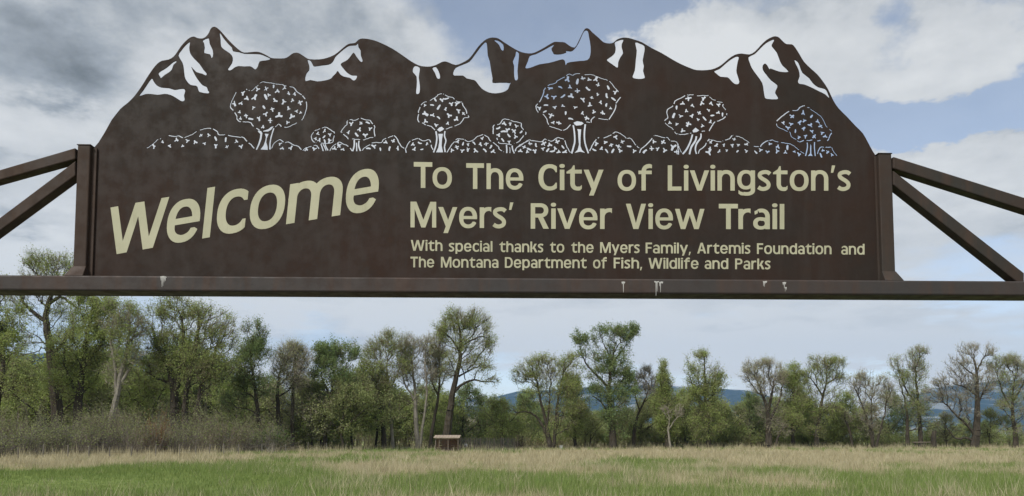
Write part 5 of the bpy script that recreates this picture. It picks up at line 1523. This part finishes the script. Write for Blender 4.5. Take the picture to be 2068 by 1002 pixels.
SY = 95.0
c0 = at(902, HOR, SY); sx = SY / FPX
sh = empty('shelter', (c0[0], SY + .9, 0)); tag(sh, 'small open-fronted wooden shelter with a tan slanted roof at the meadow edge', 'shelter')
wS = 50 * sx
for fx in (-.44, -.30, .06, .46):
    bx('post', (c0[0] + fx * wS, SY, .82), (.07, .07, 1.66), M_WOOD, sh)
for fx in (-.44, .46):
    bx('post', (c0[0] + fx * wS - .15, SY + 1.8, .92), (.09, .09, 1.86), M_WOOD_DARK, sh)
for k in range(7):
    z = .22 + k * .215
    bx('back_board', (c0[0], SY + 1.86, z), (wS * .95, .03, .17), M_RUST, sh)
for sgn in (-1, 1):
    for k in range(5):
        bx('side_board', (c0[0] + sgn * wS * .47, SY + .93, .3 + k * .3), (.03, 1.7, .2), M_WOOD_DARK, sh)
tilt = math.atan(.30 / 2.1)
Rr = np.array([[1, 0, 0], [0, math.cos(tilt), -math.sin(tilt)], [0, math.sin(tilt), math.cos(tilt)]])
for k in range(9):
    x = c0[0] + (-.5 + (k + .5) / 9) * wS * 1.06
    bx('roof_board', (x, SY + .9, 1.86), (wS * 1.06 / 9 - .02, 2.3, .035), M_ROOF, sh, Rr)
bx('fascia', (c0[0] + .05, SY - .12, 1.615), (wS * .98, .03, .12), M_ROOF, sh)
bx('trough', (c0[0] + .1, SY + 1.0, .28), (1.5, .5, .25), M_WOOD_DARK, sh)

# wire pen right of the shelter
pen = empty('wire_pen', (*at(990, HOR, 97)[:2], 0)); tag(pen, 'tall dark wire mesh pen on thin posts joined to the right side of the shelter', 'pen')
xs = [925, 933, 941, 950, 958, 970, 984, 998, 1012, 1026, 1040]
for i, px in enumerate(xs):
    p = at(px, HOR, 96.2)
    bx('post', (p[0], 96.2, .85), (.08, .08, 1.75), M_WOOD_DARK, pen)
for i, px in enumerate(xs[::2]):
    p = at(px + 5, HOR, 100)
    bx('post', (p[0], 100, .85), (.08, .08, 1.75), M_WOOD_DARK, pen)
g = Geo()
x0, x1 = at(924, HOR, 96.1)[0], at(1042, HOR, 96.1)[0]
for k in range(12):
    z = .12 + k * .14
    g.add(*tubes([[x0, 96.1, z]], [[x1, 96.1, z]], [.008], [.008], 3)); g.add(*tubes([[x0, 100.05, z]], [[x1, 100.05, z]], [.008], [.008], 3))
nx = int((x1 - x0) / .14)
for k in range(nx):
    x = x0 + k * .14
    g.add(*tubes([[x, 96.1, .1]], [[x, 96.1, 1.68]], [.007], [.007], 3))
w_ = g.build('wire_mesh', M_WIRE, pen)
bx('feed_bin', (at(941, HOR, 98)[0], 98, .8), (.3, .3, .35), material('grey_bin', (.35, .37, .38), .6), pen)

# fence along the willow brush
fence = empty('wire_fence', (*at(300, HOR, 68)[:2], 0)); tag(fence, 'old wire fence on grey wooden posts in front of the willow brush at left', 'fence')
prev = None
gw = Geo()
fp = [(-60, 931), (-10, 929), (38, 928), (88, 927), (139, 926.5), (181, 925.8), (223, 925), (266, 924), (315, 923), (364, 922), (396, 921), (424, 920.3), (453, 919.6), (482, 918.6), (530, 917), (578, 915), (622, 913), (660, 911.5), (698, 910), (735, 909)]
fr = random.Random(4)
for px, py in fp:
    Y = CAMZ * FPX / (py - HOR)
    p = at(px, HOR, Y)
    h = fr.uniform(.85, 1.15)
    lean = fr.uniform(-.06, .06)
    A = np.array([[p[0], Y, -.05]]); Bq = np.array([[p[0] + lean, Y, h]])
    gg = Geo(); gg.add(*tubes(A, Bq, [.06], [.052], 7)); gg.add(*tubes(Bq, Bq + [[0, 0, .02]], [.052], [.03], 7))
    gg.build('post', M_POST, fence)
    if prev is not None:
        for z in (.45, .75, 1.02):
            gw.add(*tubes([[prev[0], prev[1], z]], [[p[0], Y, z]], [.006], [.006], 3))
    prev = (p[0], Y)
gw.build('wire', M_WIRE, fence)

# low pole rail by the snag and white box by the trunks
rail = empty('pole_rail', (*at(1858, HOR, 128)[:2], 0)); tag(rail, 'low grey pole rail on two short posts left of the lone broken trunk', 'rail')
for px in (1848, 1858, 1868):
    p = at(px, HOR, 128); bx('post', (p[0], 128, .5), (.16, .16, 1.0), M_WOOD_DARK, rail)
a, c = at(1842, HOR, 128), at(1880, HOR, 128)
gg = Geo(); gg.add(*tubes([[a[0], 127.9, 1.0]], [[c[0], 127.9, 1.02]], [.09], [.07], 7)); gg.build('pole', M_WOOD, rail)
p = at(1133, HOR, 119)
wb = empty('white_box', (p[0], 119, 0)); tag(wb, 'small white box standing at the foot of the spreading cottonwood', 'box')
bx('body', (p[0], 119, .32), (.48, .45, .5), material('white_paint', (.4, .4, .38), .6), wb)
bx('lid', (p[0], 119, .59), (.54, .5, .06), material('white_lid', (.36, .36, .34), .6), wb)

# fallen logs and dead branches at the wood's foot
lr = random.Random(9)
for i, (px, py, L, lab) in enumerate([(838, 907, 3.2, 'grey fallen log lying in the grass left of the shelter'), (1915, 905.2, 3.0, 'pale fallen log lying left of the foot of the bare giant cottonwood'), (2000, 904.6, 2.6, 'pale fallen log lying in the grass right of the bare giant cottonwood')]):
    Y = CAMZ * FPX / (py - HOR); p = at(px, HOR, Y)
    gg = Geo(); a_ = lr.uniform(-.3, .3)
    pts = np.array([[p[0] + (t - .5) * L, Y + (t - .5) * L * a_, .16 + .08 * math.sin(t * 5)] for t in np.linspace(0, 1, 5)])
    gg.add(*tubes(pts[:-1], pts[1:], [.17, .16, .14, .12], [.16, .14, .12, .09], 7))
    gg.add(*tubes(pts[2:3], pts[2:3] + [[.3, .1, .5]], [.06], [.02], 4))
    o = gg.build('fallen_log', M_BARK_PALE, None, origin=(float(p[0]), float(Y), 0)); tag(o, lab, 'log')

# ------------------------------------------------------------------ grass
GR = np.random.default_rng(31)


def field_points(n, y0, y1, power):
    u = GR.random(n)
    y = (y0 ** power + u * (y1 ** power - y0 ** power)) ** (1 / power)
    x = (GR.random(n) * 2 - 1) * (y * .70 + 2)
    return x, y


def blades(x, y, h, w, k, lean, spread):
    """k blades per tuft; each blade a long triangle"""
    n = len(x)
    X = np.repeat(x, k) + GR.normal(size=n * k) * np.repeat(spread, k)
    Y = np.repeat(y, k) + GR.normal(size=n * k) * np.repeat(spread, k)
    H = np.repeat(h, k) * GR.uniform(.5, 1.15, n * k)
    Wd = np.repeat(w, k) * GR.uniform(.7, 1.3, n * k)
    a = GR.random(n * k) * math.pi
    la = GR.normal(size=(n * k, 2)) * lean
    A = np.stack([X - np.cos(a) * Wd / 2, Y - np.sin(a) * Wd / 2, np.full(n * k, -.04)], axis=1)
    Bq = np.stack([X + np.cos(a) * Wd / 2, Y + np.sin(a) * Wd / 2, np.full(n * k, -.04)], axis=1)
    C = np.stack([X + la[:, 0] * H, Y + la[:, 1] * H, H], axis=1)
    V = np.stack([A, Bq, C], axis=1).reshape(-1, 3)
    F = np.arange(n * k)[:, None] * 3 + np.arange(3)[None]
    return V, F


def grass_mat(name, a, b_, c):
    def fn(b, bs):
        g = b.new('ShaderNodeNewGeometry')
        col = b.mix(g.outputs['Random Per Island'], a, b_)
        return b.mix(b.math('MULTIPLY', b.rng(b.noise(g.outputs['Position'], .5, 3, .5), .4, .6), .6), col, c)
    return material(name, a, .75, fn, spec=.15, translucent=.3)


M_GREEN = grass_mat('green_grass', (.15, .205, .055), (.23, .285, .095), (.175, .250, .070))
M_STRAW = grass_mat('dry_grass', (.385, .345, .215), (.53, .49, .34), (.31, .275, .17))
gd, gg_ = Geo(), Geo()
for y0, y1, n, k, wf in ((13, 45, 26000, 7, .016), (45, 90, 26000, 5, .034), (90, 150, 15000, 4, .075)):
    x, y = field_points(n, y0, y1, 1.35)
    s = straw(x, y) + GR.normal(size=n) * .20
    px, py = to_px(x, y)
    mown = np.exp(-(((px - 150) / 460) ** 2 + ((py - 978) / 30) ** 2) * 1.0)     # the smooth green track at bottom left
    m = s > .5
    cl = fbm(x * 1.1, y * .6, 41, 3)
    hs = np.clip(.02 + .22 * GR.random(n) + (cl - .3) * .75, .08, .75)
    gd.add(*blades(x[m], y[m], hs[m], np.full(m.sum(), wf), k, .42, np.full(m.sum(), .10 + wf)))
    q = (~m)
    hg = np.clip((.20 + .20 * GR.random(n)) * (1 - .72 * mown), .05, .5)
    gg_.add(*blades(x[q], y[q], hg[q], np.full(q.sum(), wf * 1.3), k, .35, np.full(q.sum(), .12 + wf)))
    # lone pale stalks in the green
    z = q & (GR.random(n) < .30) & (mown < .35)
    gd.add(*blades(x[z], y[z], np.full(z.sum(), .42), np.full(z.sum(), wf * .8), 2, .3, np.full(z.sum(), .06)))
# bigger clumps standing out of the sward
for y0, y1, n, k, wf in ((14, 50, 1500, 16, .016), (50, 130, 3000, 12, .05)):
    x, y = field_points(n, y0, y1, 1.35)
    s = straw(x, y); px, py = to_px(x, y)
    m = (s > .34) & (GR.random(n) < .3 + .7 * fbm(x * .5, y * .3, 61))
    gd.add(*blades(x[m], y[m], GR.uniform(.45, .78, m.sum()), np.full(m.sum(), wf), k, .4, np.full(m.sum(), .10)))
    m = (s <= .34) & (py < 960)
    gg_.add(*blades(x[m], y[m], GR.uniform(.3, .55, m.sum()), np.full(m.sum(), wf * 1.2), k, .4, np.full(m.sum(), .14)))
# ragged dead weeds where the meadow meets the brush
n = 2600
wx = GR.uniform(-80, 2120, n)
edge = np.interp(wx, [-80, 0, 450, 700, 900, 1100, 2120], [64, 66, 84, 104, 118, 126, 130])
yy = edge + GR.normal(size=n) * 1.6 - 1.5
xx = (wx - PX0) / FPX * yy
m = GR.random(n) < .25 + fbm(xx * .25, yy * 0, 71) * .9
gd.add(*blades(xx[m], yy[m], GR.uniform(.4, 1.25, m.sum()), np.full(m.sum(), .05), 7, .22, np.full(m.sum(), .22)))
o = gd.build('dry_grass', M_STRAW); tag(o, kind='stuff')
o = gg_.build('green_grass', M_GREEN); tag(o, kind='stuff')
if False: print('triangles', sum(len(o.data.polygons) for o in bpy.data.objects if o.type == 'MESH'), 'unique', sum(sum(p.loop_total - 2 for p in []) + len(m.polygons) for m in bpy.data.meshes))
